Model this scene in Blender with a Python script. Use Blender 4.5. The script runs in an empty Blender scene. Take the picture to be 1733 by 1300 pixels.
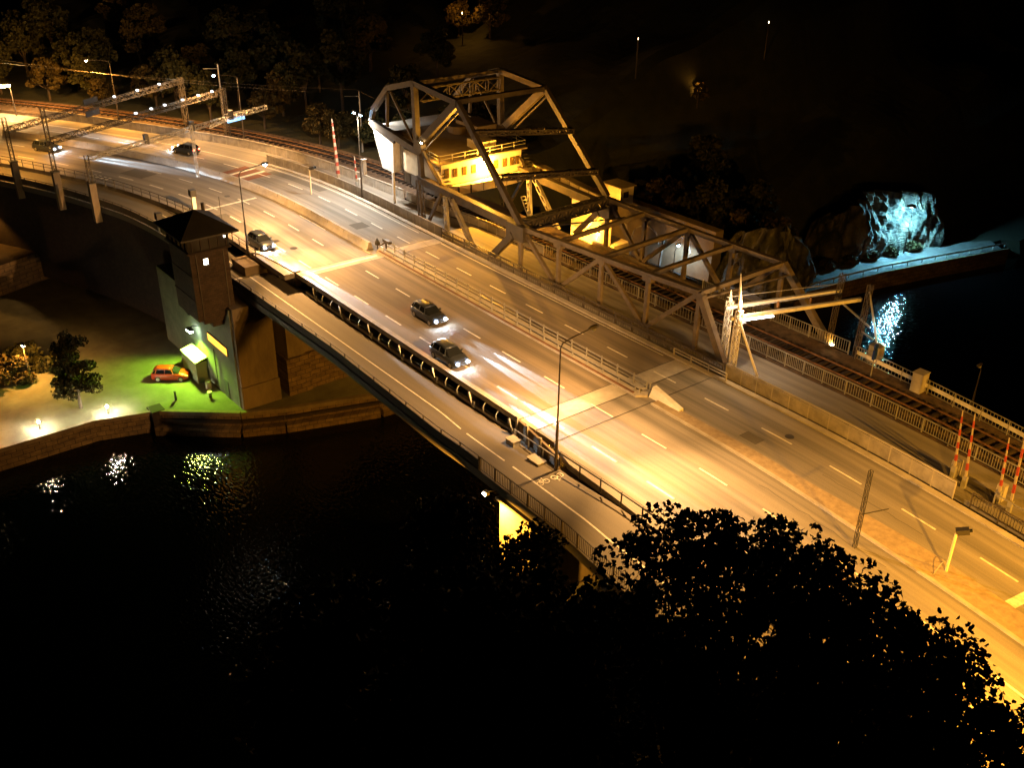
import bpy, math, random
import numpy as np
from mathutils import Vector, Matrix
sc = bpy.context.scene
# ---------------------------------------------------------------- camera, world, exposure
cd = bpy.data.cameras.new('camera'); cam = bpy.data.objects.new('camera', cd); sc.collection.objects.link(cam)
AZ, TH, RO = -0.90101, 0.497014, 0.0146595
fw = Vector((math.sin(AZ)*math.cos(TH), math.cos(AZ)*math.cos(TH), -math.sin(TH)))
rt = Vector((math.cos(AZ), -math.sin(AZ), 0)); up = rt.cross(fw)
r2 = rt*math.cos(RO)+up*math.sin(RO); u2 = -rt*math.sin(RO)+up*math.cos(RO)
M = Matrix((r2, u2, -fw)).transposed().to_4x4(); M.translation = (0, 0, 40)
cam.matrix_world = M
cd.sensor_width = 36; cd.lens = 1707.04/1733*36; cd.clip_start = 0.5; cd.clip_end = 3000
sc.camera = cam
w = bpy.data.worlds.new('World'); sc.world = w; w.use_nodes = True
nt = w.node_tree; bg = nt.nodes['Background']
sky = nt.nodes.new('ShaderNodeTexSky'); sky.sky_type = 'NISHITA'; sky.sun_disc = False
sky.sun_elevation = math.radians(-9); sky.sun_rotation = math.radians(200)
nt.links.new(sky.outputs[0], bg.inputs[0]); bg.inputs[1].default_value = 0.006
sc.view_settings.view_transform = 'Standard'; sc.view_settings.look = 'None'
sc.view_settings.exposure = 2.15; sc.view_settings.gamma = 1
sc.render.engine = 'CYCLES'
sc.cycles.use_denoising = True; sc.cycles.max_bounces = 5; sc.cycles.diffuse_bounces = 2; sc.cycles.glossy_bounces = 2
sc.cycles.sample_clamp_indirect = 4; sc.cycles.caustics_reflective = False; sc.cycles.caustics_refractive = False
SOD = (1.0, .42, .06); SODW = (1.0, .51, .16); DEEP = (1.0, .42, .035); WHITE = (.95, .97, 1.0); CYAN = (.03, .55, 1.0); GREEN = (.42, .85, .03)
C = sc.collection
R = random.Random(7)

# ---------------------------------------------------------------- materials
MATS = {}
def mat(name, col, rough=.8, metal=0, noise=None, bump=0, scale=3, emis=None, estr=0, coord='Object', stretch=(1, 1, 1), spec=.5):
    if name in MATS: return MATS[name]
    m = bpy.data.materials.new(name); m.use_nodes = True; t = m.node_tree; b = t.nodes['Principled BSDF']
    b.inputs['Roughness'].default_value = rough; b.inputs['Metallic'].default_value = metal
    b.inputs['Specular IOR Level'].default_value = spec
    if noise is not None:
        tc = t.nodes.new('ShaderNodeTexCoord'); mp = t.nodes.new('ShaderNodeMapping'); mp.inputs['Scale'].default_value = stretch
        t.links.new(tc.outputs[coord], mp.inputs[0])
        n1 = t.nodes.new('ShaderNodeTexNoise'); n1.inputs['Scale'].default_value = scale; n1.inputs['Detail'].default_value = 8; n1.inputs['Roughness'].default_value = .65
        t.links.new(mp.outputs[0], n1.inputs['Vector'])
        cr = t.nodes.new('ShaderNodeValToRGB'); cr.color_ramp.elements[0].position = .32; cr.color_ramp.elements[1].position = .70
        cr.color_ramp.elements[0].color = (*noise, 1); cr.color_ramp.elements[1].color = (*col, 1)
        t.links.new(n1.outputs[0], cr.inputs[0]); t.links.new(cr.outputs[0], b.inputs['Base Color'])
        if bump:
            bp = t.nodes.new('ShaderNodeBump'); bp.inputs['Strength'].default_value = bump; bp.inputs['Distance'].default_value = .05
            n2 = t.nodes.new('ShaderNodeTexNoise'); n2.inputs['Scale'].default_value = scale*6; n2.inputs['Detail'].default_value = 5
            t.links.new(mp.outputs[0], n2.inputs['Vector']); t.links.new(n2.outputs[0], bp.inputs['Height']); t.links.new(bp.outputs[0], b.inputs['Normal'])
    else:
        b.inputs['Base Color'].default_value = (*col, 1)
    if emis:
        b.inputs['Emission Color'].default_value = (*emis, 1); b.inputs['Emission Strength'].default_value = estr
    MATS[name] = m; return m

def asphalt(name, a, b_, c, streak=1.0):
    """worn asphalt: UV = (metres along, metres across); long tyre-worn streaks, patches, grain"""
    m = bpy.data.materials.new(name); m.use_nodes = True; t = m.node_tree; p = t.nodes['Principled BSDF']; L = t.links.new
    uv = t.nodes.new('ShaderNodeUVMap'); uv.uv_map = 'UVMap'
    def noise(sx, sy, scale, det, rough=.6):
        mp = t.nodes.new('ShaderNodeMapping'); mp.inputs['Scale'].default_value = (sx, sy, 1); L(uv.outputs[0], mp.inputs[0])
        n = t.nodes.new('ShaderNodeTexNoise'); n.inputs['Scale'].default_value = scale; n.inputs['Detail'].default_value = det; n.inputs['Roughness'].default_value = rough
        L(mp.outputs[0], n.inputs['Vector']); return n.outputs[0]
    st = noise(.022, 1.0, .9, 5); pa = noise(.25, .5, .6, 6); gr = noise(1, 1, 14, 3, .8)
    mx = t.nodes.new('ShaderNodeMix'); mx.data_type = 'RGBA'
    r1 = t.nodes.new('ShaderNodeValToRGB'); r1.color_ramp.elements[0].position = .36; r1.color_ramp.elements[1].position = .66
    r1.color_ramp.elements[0].color = (*a, 1); r1.color_ramp.elements[1].color = (*b_, 1); L(st, r1.inputs[0])
    r2_ = t.nodes.new('ShaderNodeValToRGB'); r2_.color_ramp.elements[0].position = .45; r2_.color_ramp.elements[1].position = .75
    r2_.color_ramp.elements[0].color = (0, 0, 0, 1); r2_.color_ramp.elements[1].color = (.6, .6, .6, 1); L(pa, r2_.inputs[0])
    L(r2_.outputs[0], mx.inputs[0]); L(r1.outputs[0], mx.inputs[6]); mx.inputs[7].default_value = (*c, 1)
    m2 = t.nodes.new('ShaderNodeMix'); m2.data_type = 'RGBA'; m2.blend_type = 'MULTIPLY'; m2.inputs[0].default_value = .5
    r3 = t.nodes.new('ShaderNodeValToRGB'); r3.color_ramp.elements[0].position = .3; r3.color_ramp.elements[1].position = .7
    r3.color_ramp.elements[0].color = (.55, .55, .55, 1); r3.color_ramp.elements[1].color = (1.2, 1.2, 1.2, 1); L(gr, r3.inputs[0])
    L(mx.outputs[2], m2.inputs[6]); L(r3.outputs[0], m2.inputs[7]); L(m2.outputs[2], p.inputs['Base Color'])
    p.inputs['Roughness'].default_value = .78
    bp = t.nodes.new('ShaderNodeBump'); bp.inputs['Strength'].default_value = .25; bp.inputs['Distance'].default_value = .02; L(gr, bp.inputs['Height']); L(bp.outputs[0], p.inputs['Normal'])
    return m

ASPH = asphalt('asphalt_worn', (.125, .115, .10), (.275, .25, .22), (.165, .15, .135))
ASPH2 = asphalt('asphalt_leaf', (.11, .092, .068), (.25, .205, .155), (.14, .118, .09))
ASPHP = asphalt('asphalt_path', (.12, .105, .08), (.16, .14, .11), (.13, .115, .09))
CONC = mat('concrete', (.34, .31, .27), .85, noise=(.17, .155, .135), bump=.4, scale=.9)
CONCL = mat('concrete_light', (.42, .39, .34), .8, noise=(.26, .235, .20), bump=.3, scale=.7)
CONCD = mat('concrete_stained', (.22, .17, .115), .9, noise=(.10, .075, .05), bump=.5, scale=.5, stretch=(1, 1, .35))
BRICKD = mat('dark_brick', (.060, .038, .026), .9, noise=(.030, .019, .013), bump=.5, scale=1.6)
STEEL = mat('painted_steel', (.080, .063, .042), .6, noise=(.030, .022, .015), bump=.2, scale=.8)  # darkened for the lifting tower, whose shade is put into the colour
STEELT = mat('truss_steel_lit', (.19, .155, .112), .55, noise=(.08, .06, .042), bump=.2, scale=.8)  # lighter steel copy: lamplight on the truss is put into its colour
STEELD = mat('dark_steel', (.06, .05, .04), .55, noise=(.03, .025, .02), scale=1.2)
GALV = mat('galvanised', (.40, .39, .36), .4, .35, noise=(.27, .26, .24), scale=3)
BLACKM = mat('black_metal', (.022, .020, .018), .5)
PAINTW = mat('road_paint', (.78, .74, .66), .6, noise=(.45, .42, .36), scale=2.5)
WHITEP = mat('white_paint', (.72, .71, .68), .5, noise=(.55, .53, .50), scale=1.5)
YELP = mat('pale_render', (.62, .55, .40), .8, noise=(.45, .39, .27), bump=.15, scale=.7)
REDP = mat('red_paint', (.50, .05, .02), .5)
ROOF = mat('roof_sheet', (.030, .027, .025), .6, noise=(.016, .014, .013), scale=.8)
ROOFB = mat('roof_felt', (.22, .17, .11), .85, noise=(.13, .10, .065), scale=.6)
ASPHD = mat('shore_asphalt', (.12,.12,.115), .85, noise=(.05,.05,.048), bump=.3, scale=.6)
GLASS = mat('dark_glass', (.012, .014, .016), .08)
RUST = mat('rust', (.20, .10, .05), .8, noise=(.10, .05, .025), scale=2)
BALLAST = mat('ballast', (.15, .10, .065), .95, noise=(.045, .030, .022), bump=1.0, scale=1.6)
BOOMW = mat('boom_white', (.34,.29,.21), .6, noise=(.24,.20,.14), scale=4)
BOOMR = mat('boom_red', (.24,.028,.010), .6)
WOOD = mat('tarred_timber', (.030, .018, .013), .9, noise=(.015, .009, .006), scale=2)
STONE = mat('quay_stone', (.24, .17, .10), .9, noise=(.085, .055, .032), bump=.8, scale=.8, stretch=(1, 1, 2.2))
BRICKP = mat('median_paving', (.33, .26, .17), .85, noise=(.20, .155, .10), bump=.4, scale=2.2)
GRASS = mat('grass_ground', (.020, .022, .008), .95, noise=(.008, .009, .004), bump=1, scale=.5)
EARTH = mat('quay_ground', (.155, .15, .10), .9, noise=(.075, .072, .048), bump=.4, scale=.35)
BARK = mat('bark', (.07, .05, .035), .9, noise=(.03, .022, .016), bump=.8, scale=3)
RUBBER = mat('rubber', (.015, .015, .015), .8)
def leafm(name, a, b):
    m = mat(name, a, .75, noise=b, scale=.55, spec=.12); return m
LEAF = leafm('leaf_green', (.036, .034, .011), (.012, .013, .004))
LEAFD = leafm('leaf_dark', (.022, .026, .010), (.010, .012, .005))
LEAFK = leafm('leaf_blackish', (.008, .009, .004), (.004, .005, .002))  # leaf copy darkened so that foliage within lamp reach reads as unlit
LEAFY = leafm('leaf_yellowish', (.065, .047, .014), (.020, .017, .006))
def emit(name, col, s): return mat(name, (.3, .3, .3), .5, emis=col, estr=s)
E_SOD = emit('lamp_sodium', (1, .72, .35), 60); E_WH = emit('lamp_white', (.75, .88, 1), 60); E_DIM = emit('lamp_dim', (1, .75, .4), 3); E_GW = emit('lamp_green_white', (.8, 1, .85), 18); E_BL = emit('lamp_blue', (.35, .65, 1), 50)

def rockmat():
    m = bpy.data.materials.new('rock_face'); m.use_nodes = True; t = m.node_tree; p = t.nodes['Principled BSDF']; L = t.links.new
    tc = t.nodes.new('ShaderNodeTexCoord'); mp = t.nodes.new('ShaderNodeMapping'); mp.inputs['Scale'].default_value = (1, 1, .45); L(tc.outputs['Object'], mp.inputs[0])
    v = t.nodes.new('ShaderNodeTexVoronoi'); v.feature = 'DISTANCE_TO_EDGE'; v.inputs['Scale'].default_value = .35
    n = t.nodes.new('ShaderNodeTexNoise'); n.inputs['Scale'].default_value = .7; n.inputs['Detail'].default_value = 9
    ad = t.nodes.new('ShaderNodeMix'); ad.data_type = 'RGBA'; ad.blend_type = 'ADD'; ad.inputs[0].default_value = 1.5
    L(mp.outputs[0], n.inputs['Vector']); L(mp.outputs[0], ad.inputs[6]); L(n.outputs['Color'], ad.inputs[7]); L(ad.outputs[2], v.inputs['Vector'])
    r = t.nodes.new('ShaderNodeValToRGB'); r.color_ramp.elements[0].position = .02; r.color_ramp.elements[1].position = .16
    r.color_ramp.elements[0].color = (.008, .008, .007, 1); r.color_ramp.elements[1].color = (.075, .07, .06, 1); L(v.outputs[0], r.inputs[0])
    n2 = t.nodes.new('ShaderNodeTexNoise'); n2.inputs['Scale'].default_value = .5; n2.inputs['Detail'].default_value = 10; L(mp.outputs[0], n2.inputs['Vector'])
    r2_ = t.nodes.new('ShaderNodeValToRGB'); r2_.color_ramp.elements[0].position = .38; r2_.color_ramp.elements[1].position = .62
    r2_.color_ramp.elements[0].color = (.35, .40, .28, 1); r2_.color_ramp.elements[1].color = (1.2, 1.15, 1.05, 1); L(n2.outputs[0], r2_.inputs[0])
    mx = t.nodes.new('ShaderNodeMix'); mx.data_type = 'RGBA'; mx.blend_type = 'MULTIPLY'; mx.inputs[0].default_value = 1; L(r.outputs[0], mx.inputs[6]); L(r2_.outputs[0], mx.inputs[7])
    L(mx.outputs[2], p.inputs['Base Color']); p.inputs['Roughness'].default_value = .85
    bp = t.nodes.new('ShaderNodeBump'); bp.inputs['Strength'].default_value = .9; bp.inputs['Distance'].default_value = .5; L(n.outputs[0], bp.inputs['Height']); L(bp.outputs[0], p.inputs['Normal'])
    return m
ROCK = rockmat()

def watermat():
    m = bpy.data.materials.new('water_surface'); m.use_nodes = True; t = m.node_tree; p = t.nodes['Principled BSDF']; L = t.links.new
    p.inputs['Base Color'].default_value = (.0006, .001, .0012, 1); p.inputs['Roughness'].default_value = .02; p.inputs['IOR'].default_value = 1.33
    tc = t.nodes.new('ShaderNodeTexCoord')
    n = t.nodes.new('ShaderNodeTexNoise'); n.inputs['Scale'].default_value = 1.7; n.inputs['Detail'].default_value = 1.6; n.inputs['Roughness'].default_value = .55
    mp = t.nodes.new('ShaderNodeMapping'); mp.inputs['Rotation'].default_value = (0, 0, .9); mp.inputs['Scale'].default_value = (1, 2.0, 1)
    L(tc.outputs['Object'], mp.inputs[0]); L(mp.outputs[0], n.inputs['Vector'])
    bp = t.nodes.new('ShaderNodeBump'); bp.inputs['Strength'].default_value = 1.0; bp.inputs['Distance'].default_value = .07; L(n.outputs[0], bp.inputs['Height']); L(bp.outputs[0], p.inputs['Normal'])
    return m
WATER = watermat()
def bricks(m, sc_, a, b, mortar, off='Object'):
    t = m.node_tree; p = t.nodes['Principled BSDF']; tc = t.nodes.new('ShaderNodeTexCoord'); L = t.links.new
    sx = t.nodes.new('ShaderNodeSeparateXYZ'); cx = t.nodes.new('ShaderNodeCombineXYZ'); ad = t.nodes.new('ShaderNodeMath'); L(tc.outputs[off], sx.inputs[0]); L(sx.outputs[0], ad.inputs[0]); L(sx.outputs[1], ad.inputs[1]); L(ad.outputs[0], cx.inputs[0]); L(sx.outputs[2], cx.inputs[1])
    br_ = t.nodes.new('ShaderNodeTexBrick'); br_.inputs['Scale'].default_value = sc_; br_.inputs['Color1'].default_value = (*a, 1); br_.inputs['Color2'].default_value = (*b, 1); br_.inputs['Mortar'].default_value = (*mortar, 1); br_.inputs['Mortar Size'].default_value = .015
    L(cx.outputs[0], br_.inputs['Vector']); old = p.inputs['Base Color'].links[0].from_socket
    mx = t.nodes.new('ShaderNodeMix'); mx.data_type = 'RGBA'; mx.blend_type = 'MULTIPLY'; mx.inputs[0].default_value = 1; L(old, mx.inputs[6]); L(br_.outputs[0], mx.inputs[7]); L(mx.outputs[2], p.inputs['Base Color'])
bricks(BRICKD, 1.1, (1,1,1), (.7,.68,.66), (.45,.42,.4)); bricks(STONE, .45, (1,1,1), (.72,.7,.66), (.3,.27,.25))

# ---------------------------------------------------------------- mesh building
class MB:
    def __init__(s): s.v = []; s.f = []; s.uv = None
    def add(s, vs, fs):
        o = len(s.v); s.v += [tuple(v) for v in vs]; s.f += [tuple(i+o for i in f) for f in fs]; return s
    def box(s, x0, x1, y0, y1, z0, z1):
        return s.add([(x0,y0,z0),(x1,y0,z0),(x1,y1,z0),(x0,y1,z0),(x0,y0,z1),(x1,y0,z1),(x1,y1,z1),(x0,y1,z1)],
                     [(3,2,1,0),(4,5,6,7),(0,1,5,4),(1,2,6,5),(2,3,7,6),(3,0,4,7)])
    def bar(s, a, b, w, h=None, upv=(0,0,1), w2=None, h2=None):
        h = h or w; w2 = w2 or w; h2 = h2 or h
        a = Vector(a); b = Vector(b); d = (b-a).normalized(); u = Vector(upv)
        if abs(d.dot(u)) > .98: u = Vector((1, 0, 0)) if abs(d.x) < .9 else Vector((0, 1, 0))
        sd = d.cross(u).normalized(); u = sd.cross(d).normalized()
        vs = []
        for p, ww, hh in ((a, w, h), (b, w2, h2)):
            for i, j in ((-1,-1),(1,-1),(1,1),(-1,1)): vs.append(p+sd*(i*ww/2)+u*(j*hh/2))
        return s.add(vs, [(0,1,2,3),(7,6,5,4),(0,4,5,1),(1,5,6,2),(2,6,7,3),(3,7,4,0)])
    def tube(s, pts, r, n=8, caps=True):
        pts = [Vector(p) for p in pts]; rs = r if isinstance(r, (list, tuple)) else [r]*len(pts)
        vs = []; fs = []
        for i, p in enumerate(pts):
            d = (pts[min(i+1, len(pts)-1)]-pts[max(i-1, 0)]).normalized()
            u = Vector((0,0,1)) if abs(d.z) < .9 else Vector((1,0,0))
            a = d.cross(u).normalized(); b = a.cross(d).normalized()
            for k in range(n):
                t = 2*math.pi*k/n; vs.append(p+(a*math.cos(t)+b*math.sin(t))*rs[i])
        for i in range(len(pts)-1):
            for k in range(n): fs.append((i*n+k, i*n+(k+1) % n, (i+1)*n+(k+1) % n, (i+1)*n+k))
        if caps: fs.append(tuple(range(n))[::-1]); fs.append(tuple((len(pts)-1)*n+k for k in range(n)))
        return s.add(vs, fs)
    def prism(s, poly, z0, z1):
        n = len(poly); vs = [(x,y,z0) for x,y in poly]+[(x,y,z1) for x,y in poly]
        return s.add(vs, [tuple(range(n))[::-1], tuple(range(n, 2*n))]+[(i,(i+1)%n,n+(i+1)%n,n+i) for i in range(n)])
    def battened(s, a, b, gap, depth, n, batten=.32):
        a = Vector(a); b = Vector(b)
        for sx in (-1, 1):
            o = Vector((sx*gap/2, 0, 0)); s.bar(a+o, b+o, depth, .13, upv=(1,0,0))
        for k in range(n):
            t = (k+.5)/n; p = a.lerp(b, t); d = (b-a).normalized()*batten/2
            s.bar(p-d, p+d, gap, .05, upv=(0,1,0)) if False else s.add([p-d+Vector((-gap/2,-depth/2-.01,0)),p-d+Vector((gap/2,-depth/2-.01,0)),p+d+Vector((gap/2,-depth/2-.01,0)),p+d+Vector((-gap/2,-depth/2-.01,0)),p-d+Vector((-gap/2,-depth/2-.04,0)),p-d+Vector((gap/2,-depth/2-.04,0)),p+d+Vector((gap/2,-depth/2-.04,0)),p+d+Vector((-gap/2,-depth/2-.04,0))], [(0,1,2,3),(7,6,5,4),(0,4,5,1),(2,6,7,3)])
        return s
    def lattice(s, a, b, w, h, bay, t=.09, lace=.05):
        a = Vector(a); b = Vector(b); L = (b-a).length; d = (b-a)/L
        u = Vector((0,0,1)) if abs(d.z) < .9 else Vector((0,1,0))
        sd = d.cross(u).normalized(); u = sd.cross(d).normalized()
        cs = [sd*(i*w/2)+u*(j*h/2) for i, j in ((-1,-1),(1,-1),(1,1),(-1,1))]
        for c in cs: s.bar(a+c, b+c, t, t)
        n = max(1, int(round(L/bay)))
        for k in range(n):
            p, q = a+d*(L*k/n), a+d*(L*(k+1)/n)
            for i in range(4):
                c0, c1 = cs[i], cs[(i+1) % 4]
                s.bar(p+c0, q+c1, lace, lace) if k % 2 else s.bar(p+c1, q+c0, lace, lace)
                s.bar(q+c0, q+c1, lace, lace)
        return s
def mesh_of(name, mb, m, origin=(0,0,0), smooth=False):
    me = bpy.data.meshes.new(name); o = origin
    me.from_pydata([(v[0]-o[0], v[1]-o[1], v[2]-o[2]) for v in mb.v], [], mb.f); me.materials.append(m)
    if mb.uv:
        mb.uv += [(0,0)]*(len(mb.v)-len(mb.uv))
        ul = me.uv_layers.new(name='UVMap')
        ul.data.foreach_set('uv', np.array([mb.uv[i] for f in mb.f for i in f], 'f').ravel())
    if smooth: me.polygons.foreach_set('use_smooth', [True]*len(me.polygons))
    me.update(); return me
def put(name, me, parent=None, loc=(0,0,0)):
    o = bpy.data.objects.new(name, me); C.objects.link(o); o.location = loc
    if parent: o.parent = parent
    return o
def wloc(o):
    v = Vector(o.location)
    while o.parent: o = o.parent; v = v+Vector(o.location)
    return v
def part(name, mb, m, parent, smooth=False, label=None):
    """mesh given in world coordinates, made a child of parent"""
    o = put(name, mesh_of(name, mb, m, tuple(wloc(parent)), smooth), parent)
    if label: o['label'] = label
    return o
def lab(o, label, cat, group=None, kind=None):
    o['label'] = label; o['category'] = cat
    if group: o['group'] = group
    if kind: o['kind'] = kind
    return o
def thing(name, label, cat, loc, group=None):
    o = bpy.data.objects.new(name, None); C.objects.link(o); o.location = loc; o.empty_display_size = .3
    return lab(o, label, cat, group)
def single(name, mb, m, label, cat, group=None, kind=None, smooth=False):
    c = np.array(mb.v); loc = (float(c[:,0].mean()), float(c[:,1].mean()), float(c[:,2].min()))
    o = put(name, mesh_of(name, mb, m, loc, smooth), None, loc)
    return lab(o, label, cat, group, kind)
def copy_tree(o, parent=None):
    c = o.copy(); C.objects.link(c); c.parent = parent
    for ch in o.children: copy_tree(ch, c)
    return c
def light(name, parent, pos, col, power, kind='POINT', aim=None, spot=160, blend=.6, size=.12):
    l = bpy.data.lights.new(name, kind); l.energy = power; l.color = col; l.shadow_soft_size = size
    if kind == 'SPOT': l.spot_size = math.radians(spot); l.spot_blend = blend
    o = bpy.data.objects.new(name, l); C.objects.link(o)
    base = wloc(parent); o.parent = parent; o.location = Vector(pos)-base
    d = Vector(aim)-Vector(pos) if aim else Vector((0,0,-1))
    o.rotation_euler = d.to_track_quat('-Z', 'Y').to_euler()
    return o

# ---------------------------------------------------------------- alignment: offsets from a lane line curve
CP = [(-215,-18),(-200,-5),(-185,8.5),(-172,18.5),(-160,26.6),(-153.5,30.4),(-147,33.8),(-141.5,36.4),(-133.7,39.6),(-125.8,42.1),(-116.3,44.1),(-106.4,44.8),(-96,44.8),(-80,44.8),(-60,44.8),(-46,44.8),(-38,44.75),(-30,44.2),(-20,43.0),(-10,41.4),(5,38.5),(25,34),(45,29)]
def catmull(P, n=8):
    P = [np.array(p, float) for p in P]; out = []
    for i in range(1, len(P)-2):
        p0, p1, p2, p3 = P[i-1:i+3]
        for k in range(n):
            t = k/n; out.append(.5*((2*p1)+(-p0+p2)*t+(2*p0-5*p1+4*p2-p3)*t*t+(-p0+3*p1-3*p2+p3)*t**3))
    out.append(P[-2]); return np.array(out)
BL = catmull(CP, 10); BX = BL[:,0]
BS = np.concatenate([[0], np.cumsum(np.hypot(*np.diff(BL, axis=0).T))])
BT = np.gradient(BL, axis=0); BT /= np.hypot(BT[:,0], BT[:,1])[:,None]
def at(x, off, z=0.0):
    """point at base abscissa x, offset north of the lane line"""
    bx = float(np.interp(x, BX, BL[:,0])); by = float(np.interp(x, BX, BL[:,1])); tx = float(np.interp(x, BX, BT[:,0])); ty = float(np.interp(x, BX, BT[:,1]))
    return (bx-ty*off, by+tx*off, z)
def val(o, x): return o if isinstance(o, (int, float)) else float(np.interp(x, [p[0] for p in o], [p[1] for p in o]))
def xs_(x0, x1, step=1.5):
    n = max(1, int(math.ceil((x1-x0)/step))); return [x0+(x1-x0)*i/n for i in range(n+1)]
def strip(mb, x0, x1, o0, o1, z, thick=0, step=1.5):
    X = xs_(x0, x1, step); vs = []; uv = []; fs = []; n = len(X)
    for x in X:
        zz = val(z, x); s = float(np.interp(x, BX, BS))
        for o in (val(o0, x), val(o1, x)): vs.append(at(x, o, zz)); uv.append((s, o))
    for i in range(n-1): fs.append((2*i, 2*i+2, 2*i+3, 2*i+1))
    if thick:
        b = 2*n
        for x in X:
            zz = val(z, x)-thick; s = float(np.interp(x, BX, BS))
            for o in (val(o0, x), val(o1, x)): vs.append(at(x, o, zz)); uv.append((s, o+thick))
        for i in range(n-1):
            fs.append((b+2*i+1, b+2*i+3, b+2*i+2, b+2*i)); fs.append((b+2*i, b+2*i+2, 2*i+2, 2*i)); fs.append((2*i+1, 2*i+3, b+2*i+3, b+2*i+1))
        fs.append((0, 1, b+1, b)); e = 2*n-2; fs.append((b+e, b+e+1, e+1, e))
    if mb.uv is None: mb.uv = [(0,0)]*len(mb.v)
    mb.add(vs, fs); mb.uv += uv; mb.uv += [uv[-1]]*(len(mb.v)-len(mb.uv)); return mb
# ---------------------------------------------------------------- terrain, water, sky-side setting
def sm(a, b, x): 
    t = np.clip((x-a)/(b-a), 0, 1); return t*t*(3-2*t)
YW = [-150,0,13,22,28,35,39,49,70,80,90,105,117,126,137,145,200,500]; XW = [-106,-99,-98,-98,-96,-90.3,-88.4,-85.2,-82,-76,-73,-73.5,-74.3,-72.9,-70.3,-68,-62,-56]
YE = [-150,0,20,35,60,75,90,120,160,500]; XE = [0,-22,-36,-50,-46,-42,-26,-8,20,180]
def offset_of(x, y):
    best = np.full(x.shape, 1e9); sg = np.zeros(x.shape)
    for i in range(0, len(BL), 4):
        dx = x-BL[i,0]; dy = y-BL[i,1]; d2 = dx*dx+dy*dy; m_ = d2 < best
        best = np.where(m_, d2, best); sg = np.where(m_, BT[i,0]*dy-BT[i,1]*dx, sg)
    return sg
def height(x, y):
    x = np.asarray(x, float); y = np.asarray(y, float); off = offset_of(x, y)
    xw = np.interp(y, YW, XW)-np.where(y < 60, 3.0, .8); xe = np.interp(y, YE, XE)
    d = xw-x
    west = -14.1+sm(14, 17.5, off)*sm(97, 104, -x)*13.3
    west = np.where((x > -104) & (y > 62), np.maximum(west, -14.1+sm(62, 72, y)*5.0*sm(0, 2, d)*(1-sm(104, 116, y))), west)
    hill = np.clip(off-29, 0, 60)*.36*sm(98, 106, -x)+np.clip(y-98, 0, 60)*.30*sm(2, 12, d-8)*(1-sm(98, 106, -x))
    hill = hill+np.clip(d-16, 0, 30)*.55*sm(98, 112, y)*(1-sm(98, 106, -x))*.5
    rough = np.sin(x*.31+y*.13)*.5+np.sin(x*.11-y*.23)*.8+np.sin(x*.53+y*.47)*.25
    west = west+hill+np.where(hill > 1, rough, 0)
    de = x-xe
    e1 = np.minimum(-1.4, -14+.9*de); e2 = np.minimum(5.0, -14+.42*de)
    k = sm(30, 35.5, y); east = e2*(1-k)+e1*k+np.where(y < 28, rough*.5, 0)
    east = np.where(y > 76, np.minimum(-3, -15+.5*de), east)
    return np.where(d >= 0, west, np.where(de >= 0, east, -20.0))
gx = np.concatenate([[-1800,-1000,-600,-420,-340], np.arange(-300, 60, 2.0), [80,110,160,260,500,1000,1800]])
gy_ = np.concatenate([[-1800,-900,-400,-150,-90,-50], np.arange(-20, 190, 2.0), [210,240,280,340,420,600,1000,1800]])
GX, GY = np.meshgrid(gx, gy_, indexing='ij'); GZ = height(GX, GY); nx, ny = GX.shape
tb = MB(); tb.v = list(map(tuple, np.stack([GX.ravel(), GY.ravel(), GZ.ravel()], 1).tolist()))
tb.f = [(i*ny+j, (i+1)*ny+j, (i+1)*ny+j+1, i*ny+j+1) for i in range(nx-1) for j in range(ny-1)]
g = put('ground', mesh_of('ground', tb, GRASS)); g['kind'] = 'structure'; g['label'] = 'dark grassy banks and hillside around the canal'
wb = MB().add([(-1800,-1800,-16.4),(1800,-1800,-16.4),(1800,1800,-16.4),(-1800,1800,-16.4)], [(0,1,2,3)])
wo = put('water', mesh_of('water', wb, WATER)); wo['kind'] = 'structure'; wo['label'] = 'black rippled canal water reflecting the lamps'
def structure(name, mb, m, label=None):
    o = put(name, mesh_of(name, mb, m)); o['kind'] = 'structure'
    if label: o['label'] = label
    return o
# quay surface
q = MB().prism([(-97.9,-60),(-97.9,22),(-96,27.9),(-90.3,34.9),(-88.4,38.9),(-85.2,48.6),(-84.8,55),(-170,55),(-170,-60)], -14.6, -14.0)
structure('quay', q, EARTH, 'grey-green quay surface below the bridge')
structure('street', MB().prism([(-137.3,22.5),(-140.6,31.3),(-150,36),(-170,34),(-170,20),(-150,15)], -14.0, -10.0), STONE, 'amber-lit street terrace at the left edge under the bridge')
# ---------------------------------------------------------------- roads
D = -3.4
rb = MB(); strip(rb, -205, -90.3, -3.4, [(-205,18.2),(-145,18.4),(-128,19.6),(-112,19.6),(-109,16.0),(-90,16.0)], 0, .55)
structure('road', rb, ASPH, 'worn pale asphalt carriageway curving away to the left')
rb = MB(); strip(rb, -48.6, 30, [(-48.6,-2.2),(-46,-3.2),(-36,-3.7),(30,-3.7)], 16.0, 0, .55)
structure('road', rb, ASPH, 'sodium-lit approach road at the right of the bascule span')
sb = MB(); strip(sb, -118, 30, [(-118,19.7),(-112,16.9),(-107,16.6),(30,16.9)], [(-118,19.8),(-108,19.6),(-101,20.2),(-90,21.6),(-20,21.6),(30,21.2)], [(-118,-.004),(30,-.004)], .6)
structure('side_road', sb, ASPH, 'narrow side road between the carriageway and the railway')
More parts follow.
